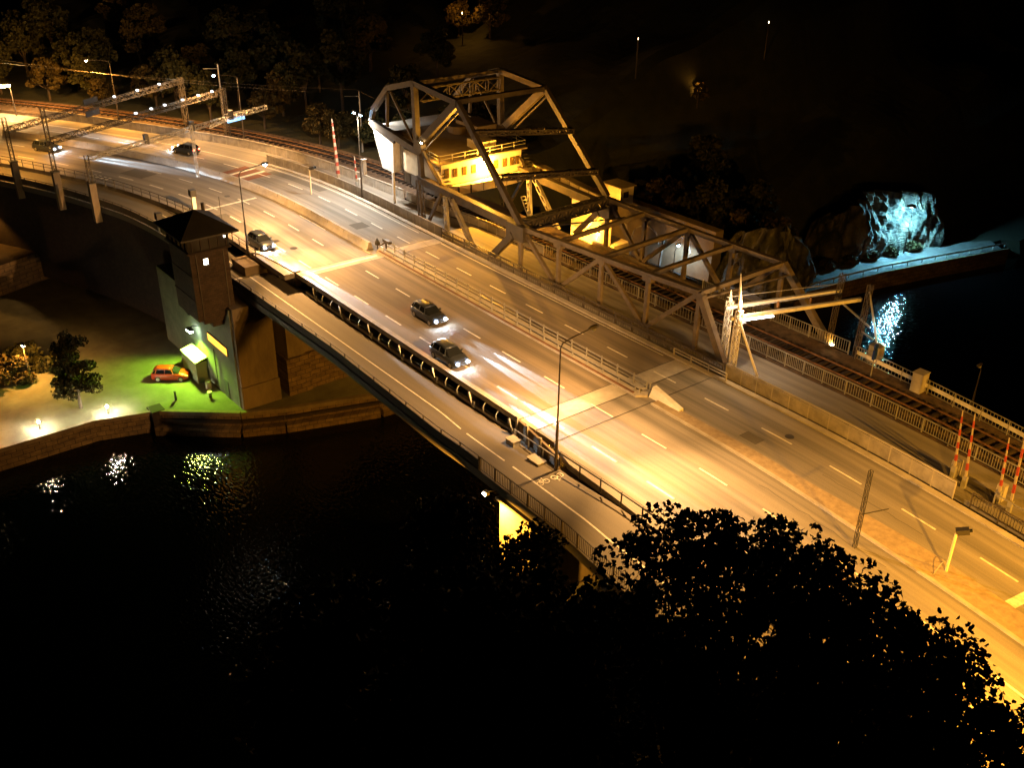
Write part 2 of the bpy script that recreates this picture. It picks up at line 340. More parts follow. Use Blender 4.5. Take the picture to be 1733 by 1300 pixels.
# cycle path, lower than the carriageway over the leaf
PZ = [(-205,-.5),(-122,-.5),(-110,-1.0),(-100,-1.6),(-56,-1.6),(-46,-.85),(-40,-.4),(-35,-.2),(30,-.15)]
PO = [(-205,-8.2),(-140,-8.2),(-128,-8.3),(-116,-8.0),(-97,-7.4),(-74,-7.0),(-52.6,-7.7),(-47,-8.2),(-36,-9.2),(-20,-9.6),(30,-10)]
PI_ = [(-205,-3.45),(-98,-3.45),(-92,-2.0),(-50,-2.0),(-47,-3.3),(-36,-3.75),(30,-3.75)]
pb = MB(); strip(pb, -205, 30, PO, PI_, PZ, .7); structure('cycle_path', pb, ASPHP, 'lower cycle path along the near side of the bridge')
bed = MB(); strip(bed, -205, 40, [(-205,20.6),(-140,20.2),(-118,20.6),(-104,20.5),(-92,22.0),(40,21.9)], [(-205,27.5),(-110,27.6),(-96,28.6),(-46,28.6),(-25,27.6),(40,27.0)], -.12, 1.0)
structure('track_bed', bed, BALLAST, 'brown ballast bed of the railway')
# painted markings (children of the two roads)
roads = {o['label'][:4]: o for o in C.objects if o.name.startswith('road')}
RL = [o for o in C.objects if o.name.startswith('road')]; road_l, road_r = RL[0], RL[1]
def dash(mb, x0, x1, off, w, z=.006): strip(mb, x0, x1, off-w/2, off+w/2, z, 0, 1.2)
mkL, mkR, mkM = MB(), MB(), MB()
def addd(x0, x1, off, w=.16):
    m_ = mkL if x1 < -91 else (mkR if x0 > -48.5 else mkM)
    dash(m_, x0, x1, off, w, .006)
for k in range(-18, 11):
    x = -74.8+5.85*k
    if -200 < x and not (-92.8 < x < -88.5): addd(x, x+2.6, 4.0)
for k in range(-20, 7):
    x = -75.7+5.83*k
    if x > -190 and x < -40: addd(x, x+2.7, -.25 if x > -104 else 0.0, .2)
for k in range(-21, 14):
    x = -75.7+5.83*k
    if x > -192: addd(x, x+2.6, 12.1)
for x0, x1, o in ((-200,-92.8,14.75),(-88.6,-54,14.9)): addd(x0, x1, o, .12)
for x0, x1, o in ((-112.5,-106,7.15),(-92,-90.5,6.9),(-106,-100,6.6)): addd(x0, x1, o, .12)
strip(mkL, -114.9, -114.5, -1.6, 5.9, .007)
strip(mkR, -19.9, -19.2, 9.5, 15.3, .007); strip(mkM, -89.7, -89.35, -.6, 7.2, .007)
for xa in (-124.2, -122.4): strip(mkL, xa, xa+.4, 7.9, 13.4, .007)
for u_ in range(4): dash(mkL, -137.2+u_*.9, -136.7+u_*.9, -1.5, .9)
for nm, mk, pr in (('lane_markings', mkL, road_l), ('lane_markings', mkR, road_r)):
    o = put(nm, mesh_of(nm, mk, PAINTW), pr)
hb = MB()
for xa in (-125.6, -123.7, -121.7): strip(hb, xa, xa+1.1, 8.1, 13.2, .005)
put('tactile_strip', mesh_of('tactile_strip', hb, mat('red_tiles', (.16,.055,.035), .9)), road_l)
pm = MB()
PLN = [(-205,-4.9),(-60,-4.85),(-46,-5.9),(-37,-6.7),(30,-7.1)]
def pstrip(x0, x1, w, dz=.006): strip(pm, x0, x1, [(p[0], p[1]-w/2) for p in PLN], [(p[0], p[1]+w/2) for p in PLN], [(p[0], p[1]+dz) for p in PZ])
pstrip(-120, -50.3, .12); pstrip(-49.2, 10, .14)
strip(pm, -96.1, -95.85, -6.9, -2.2, -1.594); strip(pm, -106.2, -105.9, -6.9, -3.6, -1.2+.03)
def ring(mb, cx, cy, z, r, t, n=16):
    vs = []; fs = []
    for i in range(n):
        a = 2*math.pi*i/n
        for q_ in (r-t, r+t): vs.append((cx+q_*math.cos(a), cy+q_*math.sin(a), z))
    for i in range(n): j = (i+1) % n; fs.append((2*i, 2*i+1, 2*j+1, 2*j))
    mb.add(vs, fs)
def flat(mb, a, b, z, w):
    d = Vector((b[0]-a[0], b[1]-a[1])).normalized(); n_ = Vector((-d.y, d.x))*w/2
    mb.add([(a[0]-n_.x,a[1]-n_.y,z),(b[0]-n_.x,b[1]-n_.y,z),(b[0]+n_.x,b[1]+n_.y,z),(a[0]+n_.x,a[1]+n_.y,z)], [(0,1,2,3)])
for cy, sgn in ((39.35,1),(40.65,-1)):
    z = float(np.interp(-45.7,[p[0] for p in PZ],[p[1] for p in PZ]))+.05; cx = -45.9
    def P(u, v): return (cx+sgn*(-v)*.75, cy+sgn*u*.62)
    for u in (-.45, .45):
        c = P(u, 0); ring(pm, c[0], c[1], z, .23, .035)
    for a, b in (((-.45,0),(-.15,.5)),((-.15,.5),(.35,.5)),((.45,0),(.3,.65)),((-.15,.5),(.05,0)),((.05,0),(.35,.5)),((-.45,0),(.05,0)),((-.2,.62),(-.05,.62)),((.2,.68),(.42,.68))):
        flat(pm, P(*a), P(*b), z+.001, .055)
po = [o for o in C.objects if o.name.startswith('cycle_path')][0]
for x, y, r_ in ((-99.9,45.2,.42),(-96.8,45.8,.42),(-145.8,56.4,.4),(-30,47.2,.36),(-118,47.5,.36),(-38.5,57.6,.36)):
    o_ = MB().tube([(x,y,.0),(x,y,.008)], r_, 16); part('manhole_cover', o_, mat('cast_iron', (.05,.045,.04), .5, .3), road_l if x < -90 else road_r)
DARKP = mat('patch_asphalt', (.11,.10,.085), .9, noise=(.085,.077,.066), scale=6)
for x0, x1, o0, o1, z_, par in ((-100,-98,9.6,11.4,.004,road_l),(-135,-131,1.0,3.6,.004,road_l),(-121.5,-112,13.2,14.4,.004,road_l),(-41,-39.5,9.8,10.9,.004,road_r),(-30,-27,1.2,2.4,.004,road_r),(-112,-104,-1.4,.1,.004,road_l)):
    m_ = MB(); strip(m_, x0, x1, o0, o1, z_); part('repair_patch', m_, DARKP, par)
m_ = MB(); strip(m_, -54.9, -53.2, -4.6, -3.6, -1.594); part('repair_patch', m_, DARKP, po)
m_ = MB(); strip(m_, -95, -93.6, -2.9, -2.1, -1.594); part('repair_patch', m_, DARKP, po)
rr_ = random.Random(5)
for k in range(16):
    x = rr_.choice((rr_.uniform(-150,-93), rr_.uniform(-47,-15))); o_ = rr_.choice((1.6,3.0,6.0,9.5,10.8,13.4)); cm = MB(); L_ = rr_.uniform(4, 11); X_ = xs_(x, min(x+L_, 10), .7); pr = None
    for xx in X_:
        q_ = at(xx, o_+rr_.uniform(-.12,.12), .0045)
        if pr: flat(cm, pr, q_, .0045, .035)
        pr = q_
    part('tar_seam', cm, mat('tar', (.03,.028,.025), .6), road_l if x < -60 else road_r)
put('path_markings', mesh_of('path_markings', pm, PAINTW), po)

# ---------------------------------------------------------------- the road bascule bridge
br = thing('bascule_bridge', 'wide asphalt lifting road bridge leaf with dark bracketed edge above the cycle path', 'bridge', (-70, 52, 0))
lf = MB(); strip(lf, -88.6, -52.9, -1.7, 16.0, 0, .4); part('leaf_deck', lf, ASPH2, br); 
for o in br.children:
    if o.name == 'leaf_deck':
        pass
for a, b in ((-90.25, -88.65), (-52.85, -50.9), (-50.8, -48.65)):
    jb = MB(); strip(jb, a, b, -2.15, 16.0, .0, .5); part('approach_slab', jb, ASPH if a == -50.8 else CONCL, br)
ed = MB(); strip(ed, -88.6, -52.9, -2.2, -1.72, .10, .5); part('edge_beam', ed, CONCL, br)
ed = MB(); strip(ed, -97.2, -90.3, -3.38, -2.2, -.02, .5); 
gd = MB().box(-96, -52.9, 43.6, 44.2, -3.2, -.45).box(-96, -52.9, 48, 48.6, -3.2, -.45).box(-96, -52.9, 54, 54.6, -3.2, -.45).box(-96, -52.9, 60, 60.5, -3.2, -.45); part('main_girder', gd, STEELD, br)
ke = MB().box(-88, -53, 42.5, 42.8, -1.55, -1.25); part('path_kerb', ke, CONCL, br)
part('lane_markings', mkM, PAINTW, br)
for xa in (-90.32,-88.62,-52.87,-50.86,-48.66):
    m_ = MB(); strip(m_, xa-.03, xa+.05, -2.1, 15.9, .006); part('expansion_joint', m_, STEELD, br)
k = 0
for i in range(7):
    x = -86.5+i*5.4
    b = MB().add([(x-.12,42.55,-.42),(x-.12,43.6,-.42),(x-.12,43.6,-2.6),(x-.12,42.55,-.9),(x+.12,42.55,-.42),(x+.12,43.6,-.42),(x+.12,43.6,-2.6),(x+.12,42.55,-.9)], [(0,3,2,1),(4,5,6,7),(0,1,5,4),(1,2,6,5),(2,3,7,6),(3,0,4,7)])
    b.bar((x+.8,42.4,-1.5),(x+.15,42.5,-.35),.13); b.bar((x+.95,42.4,-1.5),(x+.95,42.45,-.9),.12)
    part('bracket', b, GALV, br)
    for dx in (2.3, 4.0):
        t_ = [(x+dx, 42.62-.28*math.sin(a), -.9+.5*math.cos(a)*.9) for a in [j*math.pi/6 for j in range(7)]]
        part('pipe_hoop', MB().tube(t_, .05, 6), GALV, br)
# nose wall at the left end of the leaf and side wall
nz = MB(); pts = [(-90.3,42.58),(-94,42.3),(-96.3,42.05),(-97.3,41.9),(-97.9,41.55),(-98.05,41.25)]
poly = [(-90.3,43.2)]+[(-98.0,43.2)]+pts[::-1]
nw = thing('abutment_nose', 'rounded concrete end wall where the leaf meets the cycle path by the left lamp', 'wall', (-94, 42.5, -1.6))
part('wall', MB().prism(poly, -1.62, .02), CONCD, nw); part('coping', MB().prism([(x, y-.04 if y < 43 else y) for x, y in poly], .02, .14), CONCL, nw)
dk = MB()
for x in (-95.2, -93.6, -91.6, -90.6): dk.box(x-.22, x+.22, 41.98 if x < -94 else 42.2, 42.5, -1.6, -.2)
part('drain_stains', MB().box(-93.9,-93.4,42.24,42.6,-1.6,-.1).box(-91.9,-90.4,42.5,42.7,-1.6,-.1), STEELD, nw)
sw = thing('side_wall', 'panelled steel wall dropping to the cycle path beside the middle street lamp', 'wall', (-49.5, 42.2, -1.6))
part('panel', MB().add([(-52.8,42.4,-1.6),(-46.6,41.4,-1.05),(-46.6,41.4,.12),(-52.8,42.4,.15),(-52.8,42.6,-1.6),(-46.6,41.6,-1.05),(-46.6,41.6,.12),(-52.8,42.6,.15)], [(0,1,2,3),(7,6,5,4),(3,2,6,7),(0,3,7,4),(1,5,6,2)]), CONCD, sw)
for x in (-52.75, -51.2, -49.2): part('post', MB().box(x-.12, x+.12, 42.4-(x+52.8)*.16-.14, 42.4-(x+52.8)*.16, -1.6, .45), CONCL, sw)
for x, y, sx in ((-51.9, 41.3, .5), (-48.6, 40.9, .9)):
    t = thing('cable_box', 'pale low cabinet on the cycle path, %s the side wall' % ('by the first post of' if x < -50 else 'near the far end of'), 'cabinet', (x, y, -1.4))
    part('casing', MB().box(x-sx/2-.2, x+sx/2+.2, y-.35, y+.35, -1.6, -.85), GALV, t); part('lid', MB().box(x-sx/2-.26, x+sx/2+.26, y-.41, y+.41, -.85, -.78), CONCL, t)
# abutments, piers
ab = thing('bridge_abutment', 'tall stained concrete abutment block under the control tower', 'abutment', (-93, 37.5, -14))
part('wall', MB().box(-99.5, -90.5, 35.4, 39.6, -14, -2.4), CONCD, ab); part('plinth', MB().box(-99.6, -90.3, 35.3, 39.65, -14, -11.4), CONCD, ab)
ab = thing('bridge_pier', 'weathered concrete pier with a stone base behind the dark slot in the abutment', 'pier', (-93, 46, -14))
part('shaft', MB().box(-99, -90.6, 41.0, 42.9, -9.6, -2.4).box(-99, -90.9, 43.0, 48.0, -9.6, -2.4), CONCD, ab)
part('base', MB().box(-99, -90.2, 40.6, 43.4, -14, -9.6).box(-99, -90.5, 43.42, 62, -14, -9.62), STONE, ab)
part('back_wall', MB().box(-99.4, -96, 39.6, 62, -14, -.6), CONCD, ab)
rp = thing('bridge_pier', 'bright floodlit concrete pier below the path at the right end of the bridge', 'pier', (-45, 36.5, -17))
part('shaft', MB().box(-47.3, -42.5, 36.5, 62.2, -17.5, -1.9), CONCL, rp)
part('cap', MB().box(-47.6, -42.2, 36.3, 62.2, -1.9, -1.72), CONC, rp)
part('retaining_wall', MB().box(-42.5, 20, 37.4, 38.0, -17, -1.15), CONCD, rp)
fl = thing('floodlight', 'small glaring wall lamp on the corner of the lit right pier', 'lamp', (-47.7, 35.6, -1.2))
part('housing', MB().box(-47.95,-47.55,35.45,35.75,-1.3,-1.02), STEELD, fl); part('bulb', MB().box(-47.9,-47.6,35.38,35.44,-1.28,-1.1), E_SOD, fl); part('arm', MB().bar((-47.75,35.7,-1.1),(-47.75,36.6,-1.4),.06), STEELD, fl)
light('floodlight_glow', fl, (-47.6, 35.0, -2.0), DEEP, 3200, 'SPOT', (-45,36.5,-6), 140, .5, .12); light('floodlight_beam', fl, (-48.1, 35.2, -1.8), DEEP, 7500, 'SPOT', (-86, 45, -15.5), 38, .25, .12)
vp = thing('viaduct_pier', 'pale slab pier carrying the curved road above the lit street at left', 'pier', (-168, 34, -14))
part('shaft', MB().box(-176, -165, 32.0, 35.2, -14, -.6), CONC, vp); part('footing', MB().box(-176.2, -164.6, 31.7, 35.5, -14, -12.2), CONCL, vp)
rw = thing('retaining_wall', 'unlit dark wall beneath the cycle path left of the control tower', 'wall', (-125, 38, -14))
wv = MB(); strip(wv, -152, -99, [(-152,-7.6),(-116,-7.4),(-99,-6.8)], [(-152,-6.9),(-99,-6.1)], [(-152,-1.2),(-110,-1.7),(-99,-2.3)], 12.2); part('wall', wv, BRICKD, rw)
# quay wall tiers
def polywall(pts, w, z0, z1):
    m_ = MB()
    for a, b in zip(pts[:-1], pts[1:]):
        d = Vector((b[0]-a[0], b[1]-a[1])).normalized(); n_ = Vector((d.y, -d.x))*w
        m_.prism([(a[0],a[1]),(b[0],b[1]),(b[0]+n_.x,b[1]+n_.y),(a[0]+n_.x,a[1]+n_.y)][::-1] if w < 0 else [(a[0],a[1]),(a[0]+n_.x,a[1]+n_.y),(b[0]+n_.x,b[1]+n_.y),(b[0],b[1])], z0, z1)
    return m_
QP = [(-97.9,-60),(-97.9,22),(-96,27.9),(-90.3,34.9),(-88.4,38.9),(-85.2,48.6),(-84.4,60),(-82,70),(-76,80)]
qw = thing('quay_wall', 'low stepped stone quay wall along the black water', 'quay wall', (-92, 28, -17))
part('wall', polywall(QP, .35, -18, -14.02), STONE, qw); part('coping', polywall(QP, .5, -14.3, -13.86), CONCD, qw)
part('ledge', polywall(QP[2:], 1.3, -18, -15.5), STONE, qw); part('fender', polywall(QP[2:], .62, -15.1, -14.75), WOOD, qw)
part('buttress', MB().box(-96.9,-95.3,27.2,28.6,-18,-13.8), WOOD, qw)

# ---------------------------------------------------------------- median
mb_ = MB(); X = xs_(-160, -91.5, 1.5)
prof = [(7.05,0),(7.2,.25),(7.38,.85),(7.68,.85),(7.85,.25),(8.0,0)]
vs = [at(x, o-(.0 if x < -118 else 0), z+.002) for x in X for o, z in prof]; n = len(prof)
mb_.add(vs, [(i*n+j, (i+1)*n+j, (i+1)*n+j+1, i*n+j+1) for i in range(len(X)-1) for j in range(n-1)]+[tuple(range(n)), tuple((len(X)-1)*n+j for j in range(n))[::-1]])
cb = thing('concrete_barrier', 'long low concrete barrier curving along the middle of the road', 'barrier', at(-120, 7.5))
part('wall', mb_, CONCL, cb)
for x in xs_(-158, -93, 4.0): part('joint', MB().bar(at(x,7.22,.02), at(x,7.36,.86), .05, .03), STEELD, cb)
gr = thing('median_guard', 'double steel guard rail on a pale kerb down the middle of the lifting span', 'guard rail', (-70, 53.2, 0))
part('kerb', MB().prism([(-90.4,52.45),(-50.0,52.45),(-49.4,53.2),(-50.0,54.0),(-90.4,54.0),(-90.9,53.2)], .003, .2), CONCL, gr)
part('gutter', MB().box(-90.2,-50.3,53.25,53.55,.2,.206), STEELD, gr)
for y, z in ((52.95,.62),(53.75,.62),(53.75,1.0)): part('rail', MB().bar((-90.3,y,z),(-50.1,y,z),.09,.07), GALV, gr)
part('end_frame', MB().bar((-50.1,52.95,.62),(-49.7,53.35,.75),.08).bar((-49.7,53.35,.75),(-50.1,53.75,1.0),.08).bar((-50.1,52.95,.62),(-50.1,52.95,.2),.09).bar((-50.1,53.75,1.0),(-50.1,53.75,.2),.09), GALV, gr)
for i in range(21):
    x = -89.6+i*1.95
    part('post', MB().bar((x,52.95,.2),(x,52.95,.66),.09).box(x-.14,x+.14,52.7,53.0,.2,.24), GALV, gr)
    part('post', MB().bar((x+.9,53.75,.2),(x+.9,53.75,1.15),.09), GALV, gr)
part('cable_tray', MB().box(-90,-50.4,52.5,52.68,.2,.3), RUST, gr)
wd = thing('wedge_block', 'white wedge-shaped concrete crash block at the end of the median guard rail', 'crash barrier', (-48, 53.6, 0))
part('block', MB().add([(-49.4,53.35,0),(-46.1,53.35,0),(-46.1,53.95,0),(-49.4,54.35,0),(-49.4,53.75,.85),(-46.1,53.45,.28),(-46.1,53.9,.28),(-49.4,54.15,.85)], [(3,2,1,0),(4,5,6,7),(0,1,5,4),(1,2,6,5),(2,3,7,6),(3,0,4,7)]), WHITEP, wd)
md = MB(); strip(md, -48.4, 25, [(-48.4,7.95),(-30,7.55),(-20,7.6),(25,7.6)], [(-48.4,8.9),(-34,9.0),(-25,9.7),(-17,9.6),(25,9.6)], .14, .14)
structure('median', md, BRICKP, 'brick-paved median strip at the right')
ks = MB(); strip(ks, -48.4, 25, [(-48.4,7.75),(-30,7.33),(-20,7.38),(25,7.38)], [(-48.4,7.94),(-30,7.54),(-20,7.59),(25,7.59)], .17, .17)
structure('kerb', ks, CONCL, 'yellow-lit kerb stones along the median')
for a, b, o in ((-90,-48,15.25),(-48,25,15.3),(-124,-90,15.3)):
    kk = MB(); strip(kk, a, b, o, o+.55, .13, .13); structure('kerb', kk, CONCL, 'kerb along the far edge of the carriageway')
sg = thing('bollard_sign', 'dark traffic bollard at the start of the median guard rail', 'bollard', (-91.2, 53.1, 0))
part('post', MB().tube([(-91.2,53.1,0),(-91.2,53.1,.5)], .08), STEELD, sg); part('sign_face', MB().tube([(-91.2,53.1,.5),(-91.2,53.1,.75),(-91.2,53.1,1.25)], [.28,.3,.05], 8), BLACKM, sg)
sg = thing('gate_motor', 'small dark machine head on the tip of the median guard rail', 'machine', (-90.4, 53.6, 0))
part('stand', MB().tube([(-90.2,53.6,.2),(-90.2,53.6,1.0)], .1), STEEL, sg); part('head', MB().box(-90.6,-89.3,53.4,53.8,1.0,1.3), STEELD, sg); part('arm', MB().bar((-90.7,53.1,.5),(-90.0,53.6,1.1),.12), STEELD, sg)

# ---------------------------------------------------------------- fences and parapets
def fence(name, label, x0, x1, off, z, h, sp, rails, infill=None, m=GALV, pw=.08, cat='railing', gap=.13, pan=None, panm=None, toprail=.1, skip=()):
    c = at((x0+x1)/2, val(off, (x0+x1)/2), val(z, (x0+x1)/2)); t = thing(name, label, cat, c)
    X = xs_(x0, x1, sp); X = X if len(X) <= 100 else [X[int(i*len(X)/100)] for i in range(100)]
    P = lambda x, dz: at(x, val(off, x), val(z, x)+dz)
    for x in X: part('post', MB().bar(P(x, -.1), P(x, h-.02), pw, pw), m, t)
    for rz, rw, rh in rails:
        r_ = MB(); xx = xs_(x0, x1, 3)
        for a, b in zip(xx[:-1], xx[1:]): r_.bar(P(a, rz), P(b, rz), rw, rh)
        part('rail', r_, m, t)
    if infill:
        b_ = MB(); x = x0
        while x < x1:
            b_.bar(P(x, .12), P(x, h-.05), .03, .03); x += gap
        part('balusters', b_, m, t)
    if pan:
        p_ = MB(); xx = xs_(x0, x1, 1.5)
        for a, b in zip(xx[:-1], xx[1:]):
            A, B = P(a, pan[0]), P(b, pan[0]); d = Vector(B)-Vector(A); d.z = 0; d.normalize(); n_ = Vector((-d.y, d.x, 0))*.03
            vs = [Vector(A)-n_, Vector(B)-n_, Vector(B)+n_, Vector(A)+n_]; p_.add(vs+[v+Vector((0,0,pan[1]-pan[0])) for v in vs], [(3,2,1,0),(4,5,6,7),(0,1,5,4),(2,3,7,6)])
        part('panel', p_, panm or CONC, t)
    return t
FO = [(-205,-3.45),(-98,-3.55),(-97,-3.4)]
fence('hand_rail', 'dark two-rail fence between the curving carriageway and the cycle path at left', -175, -97, FO, 0, 1.05, 1.9, [(1.05,.06,.06),(.62,.04,.04)], m=STEELD)
fence('hand_rail', 'dark pipe rail beside the road to the right of the middle street lamp', -46.4, 5, [(-46.4,-3.5),(-36,-3.75),(5,-3.8)], [(-46.4,-.3),(-36,0),(5,0)], 1.1, 2.3, [(1.0,.09,.09),(1.18,.02,.02)], m=BLACKM)
fence('hand_rail', 'short pale hand rail from the side wall to the middle street lamp', -52.5, -46.6, [(-52.5,-2.9),(-46.6,-3.5)], [(-52.5,-1.55),(-46.6,-1.0)], 1.15, 2.0, [(1.1,.06,.06)], m=GALV)
fence('path_railing', 'plain post railing on the outer edge of the curved cycle path at left', -175, -98.5, [(p[0], p[1]+.12) for p in PO], PZ, 1.1, 2.0, [(1.1,.05,.05)], m=STEEL, pan=(.1,.9), panm=mat('mesh_panel_dim', (.12,.09,.06), .9))
fence('path_railing', 'long panelled railing on the outer edge of the cycle path over the water', -95.6, -50.6, [(p[0], p[1]+.12) for p in PO], PZ, 1.15, 2.65, [(1.15,.06,.05),(.6,.03,.03)], m=STEEL, pan=(-.3,.8), panm=mat('mesh_panel', (.07,.055,.035), .8))
fence('path_railing', 'barred railing on the outer edge of the cycle path at the right end', -50.4, 10, [(p[0], p[1]+.12) for p in PO], PZ, 1.15, 2.1, [(1.15,.07,.06),(.12,.04,.04)], infill=True, m=STEEL, gap=.22)
for x0 in (-52.4,): pass
gt = fence('gate', 'small barred gate beside the control tower', -98.3, -95.8, -7.3, -1.6, 1.3, .8, [(1.3,.05,.05),(.15,.05,.05)], infill=True, m=STEELD, cat='gate')
OPO = [(-205,18.0),(-145,18.3),(-128,19.7),(-110,19.6),(-101,20.2),(-90,21.7)]
fence('parapet', 'tall concrete-panel parapet along the outer edge of the curve at upper left', -162, -104, OPO, 0, 1.15, 1.9, [(1.18,.16,.1)], m=CONCL, pan=(0,1.1), panm=CONC, cat='parapet')
fence('parapet', 'lower run of railing continuing the outer parapet towards the truss bridge', -103.6, -79, [(-103.6,20.1),(-90,21.6),(-79,21.9)], 0, 1.05, 1.7, [(1.05,.14,.09),(.1,.06,.06)], m=CONCL, pan=(.1,.9), panm=CONC, cat='parapet')
fence('parapet', 'panelled parapet between the carriageway and the side road left of the span', -124.6, -90.2, 16.2, 0, 1.1, 1.55, [(1.12,.14,.09)], m=CONCL, pan=(0,1.05), panm=CONC, cat='parapet')
fence('parapet', 'panelled parapet with double top rail at the right of the span', -48.0, -28.2, 16.25, 0, 1.25, 1.75, [(1.28,.12,.07),(1.28,.05,.16),(1.12,.08,.05)], m=CONCL, pan=(0,1.15), panm=CONC, cat='parapet')
fence('guard_rail', 'dark steel guard rail along the far edge of the lifting span', -90, -48.2, 16.0, 0, 1.15, 2.2, [(1.15,.12,.08),(.62,.10,.26)], infill=True, m=STEEL, cat='guard rail', gap=.3)
fence('hand_rail', 'short low rail pair at the right end of the guard rail by the lattice masts', -53.4, -47.4, 15.6, 0, .8, 2.0, [(.78,.08,.06),(.5,.08,.06)], m=CONCL)
fence('railway_railing', 'long barred railing between the side road and the railway track at right', -52.5, 10, [(-52.5,22.2),(-24,21.9),(10,21.8)], 0, 1.15, 2.05, [(1.15,.10,.08),(.1,.08,.06)], infill=True, m=GALV, gap=.19)
fence('railway_railing', 'thin railing between side road and track seen through the near truss', -78.8, -52.7, 22.1, 0, 1.1, 2.6, [(1.1,.07,.06),(.1,.06,.05)], infill=True, m=GALV, gap=.35)
fence('bank_railing', 'outer railing with a wide pale steel band beyond the track above the water', -43.5, 10, [(-43.5,28.3),(-34,27.5),(-27,27.0),(10,26.7)], -.1, 1.25, 2.1, [(1.22,.06,.06),(.12,.05,.05)], infill=True, m=GALV, gap=.26, pan=(.5,.85), panm=WHITEP)
fence('bank_railing', 'barred railing behind the track between the far truss posts', -62, -44.5, 28.6, -.1, 1.2, 2.3, [(1.2,.07,.06),(.12,.05,.05)], infill=True, m=GALV, gap=.26)
fence('side_railing', 'barred railing between the right-hand barrier booms', -27.0, -15, 16.4, 0, 1.1, 2.0, [(1.1,.08,.06),(.15,.06,.05)], infill=True, m=STEEL, gap=.2)
fence('side_railing', 'single handrail across the side road behind the barrier booms', -26.2, -15, 17.6, 0, 1.1, 2.4, [(1.1,.09,.07)], m=GALV)
# railway track
tr = thing('railway_track', 'rusty railway track on dark timber sleepers', 'railway track', at(-40, 25.0, -.1))
for o in (24.2, 25.65):
    r_ = MB(); xx = xs_(-190, 30, 3)
    for a, b in zip(xx[:-1], xx[1:]): r_.bar(at(a,o,.16), at(b,o,.16), .07, .15)
    part('rail', r_, RUST, tr)
i = 0
for x in xs_(-84, -8, .78)[:100]:
    part('sleeper', MB().bar(at(x,23.5,-.02), at(x,26.35,-.02), .26, .2), WOOD, tr)
s_ = MB()
for x in xs_(-188, -84.8, .78)+xs_(-7, 25, .78): s_.bar(at(x,23.5,-.02), at(x,26.35,-.02), .26, .2)
part('sleepers', s_, WOOD, tr)['kind'] = 'stuff'
# ---------------------------------------------------------------- railway truss bridge
tb_ = thing('truss_bridge', 'riveted steel railway truss bridge with lit end portal beside the road', 'bridge', (-64, 68, 0))
NN = [(-77.0,61.9,4.75),(-71.2,62.1,4.9),(-65.3,62.4,5.0),(-59.3,62.65,5.2),(-53.3,62.9,5.45)]
FF = [(-77.0,74.0,5.45),(-71.3,74.0,5.4),(-65.2,74.0,5.45),(-59.3,74.0,5.5),(-53.2,74.0,5.6)]
footN = (-50.0,63.0,-.1); footF = (-47.2,74.0,-.1)
for ch, foot in ((NN, footN), (FF, footF)):
    for a, b in zip(ch[:-1], ch[1:]): part('top_chord', MB().bar(a, b, .52, .46), STEELT, tb_)
    base = lambda p: (p[0], p[1], -.1)
    for p in ch: part('vertical', MB().bar((p[0],p[1],p[2]-.2), base(p), .34, .40), STEELT, tb_)
    for p, q in ((ch[0], base(ch[1])), (ch[2], base(ch[1])), (ch[2], base(ch[3])), (ch[4], base(ch[3]))):
        part('diagonal', MB().bar(p, q, .34, .40), STEELT, tb_)
    e = Vector(ch[4]); f = Vector(foot)
    part('end_post', MB().bar(e, f, .55, .62), STEELT, tb_)
    part('bottom_chord', MB().bar((-79,ch[0][1],-.3), (foot[0]+.6,foot[1],-.3), .5, .6), STEELT, tb_)
    for p in ch: part('gusset_plate', MB().box(p[0]-.55,p[0]+.55,p[1]-.29,p[1]+.29,p[2]-.62,p[2]-.05), STEELT, tb_)
for a, b in zip(NN, FF): part('cross_beam', MB().bar(a, b, .42, .40), STEELT, tb_)
for a, b in ((0,1),(2,1),(2,3),(4,3)): part('wind_brace', MB().bar(Vector(NN[a])-Vector((0,0,.2)), Vector(FF[b])-Vector((0,0,.2)), .12), STEELD, tb_) if a in (0,) else None
part('portal_brace', MB().bar(Vector(NN[4])*.93+Vector(footN)*.07+Vector((0,0,-.1)), Vector(FF[4])*.85+Vector(footF)*.15, .2), STEELT, tb_)
part('deck', MB().box(-88,-46.5,61.6,74.4,-1.5,-.62), STEELD, tb_)
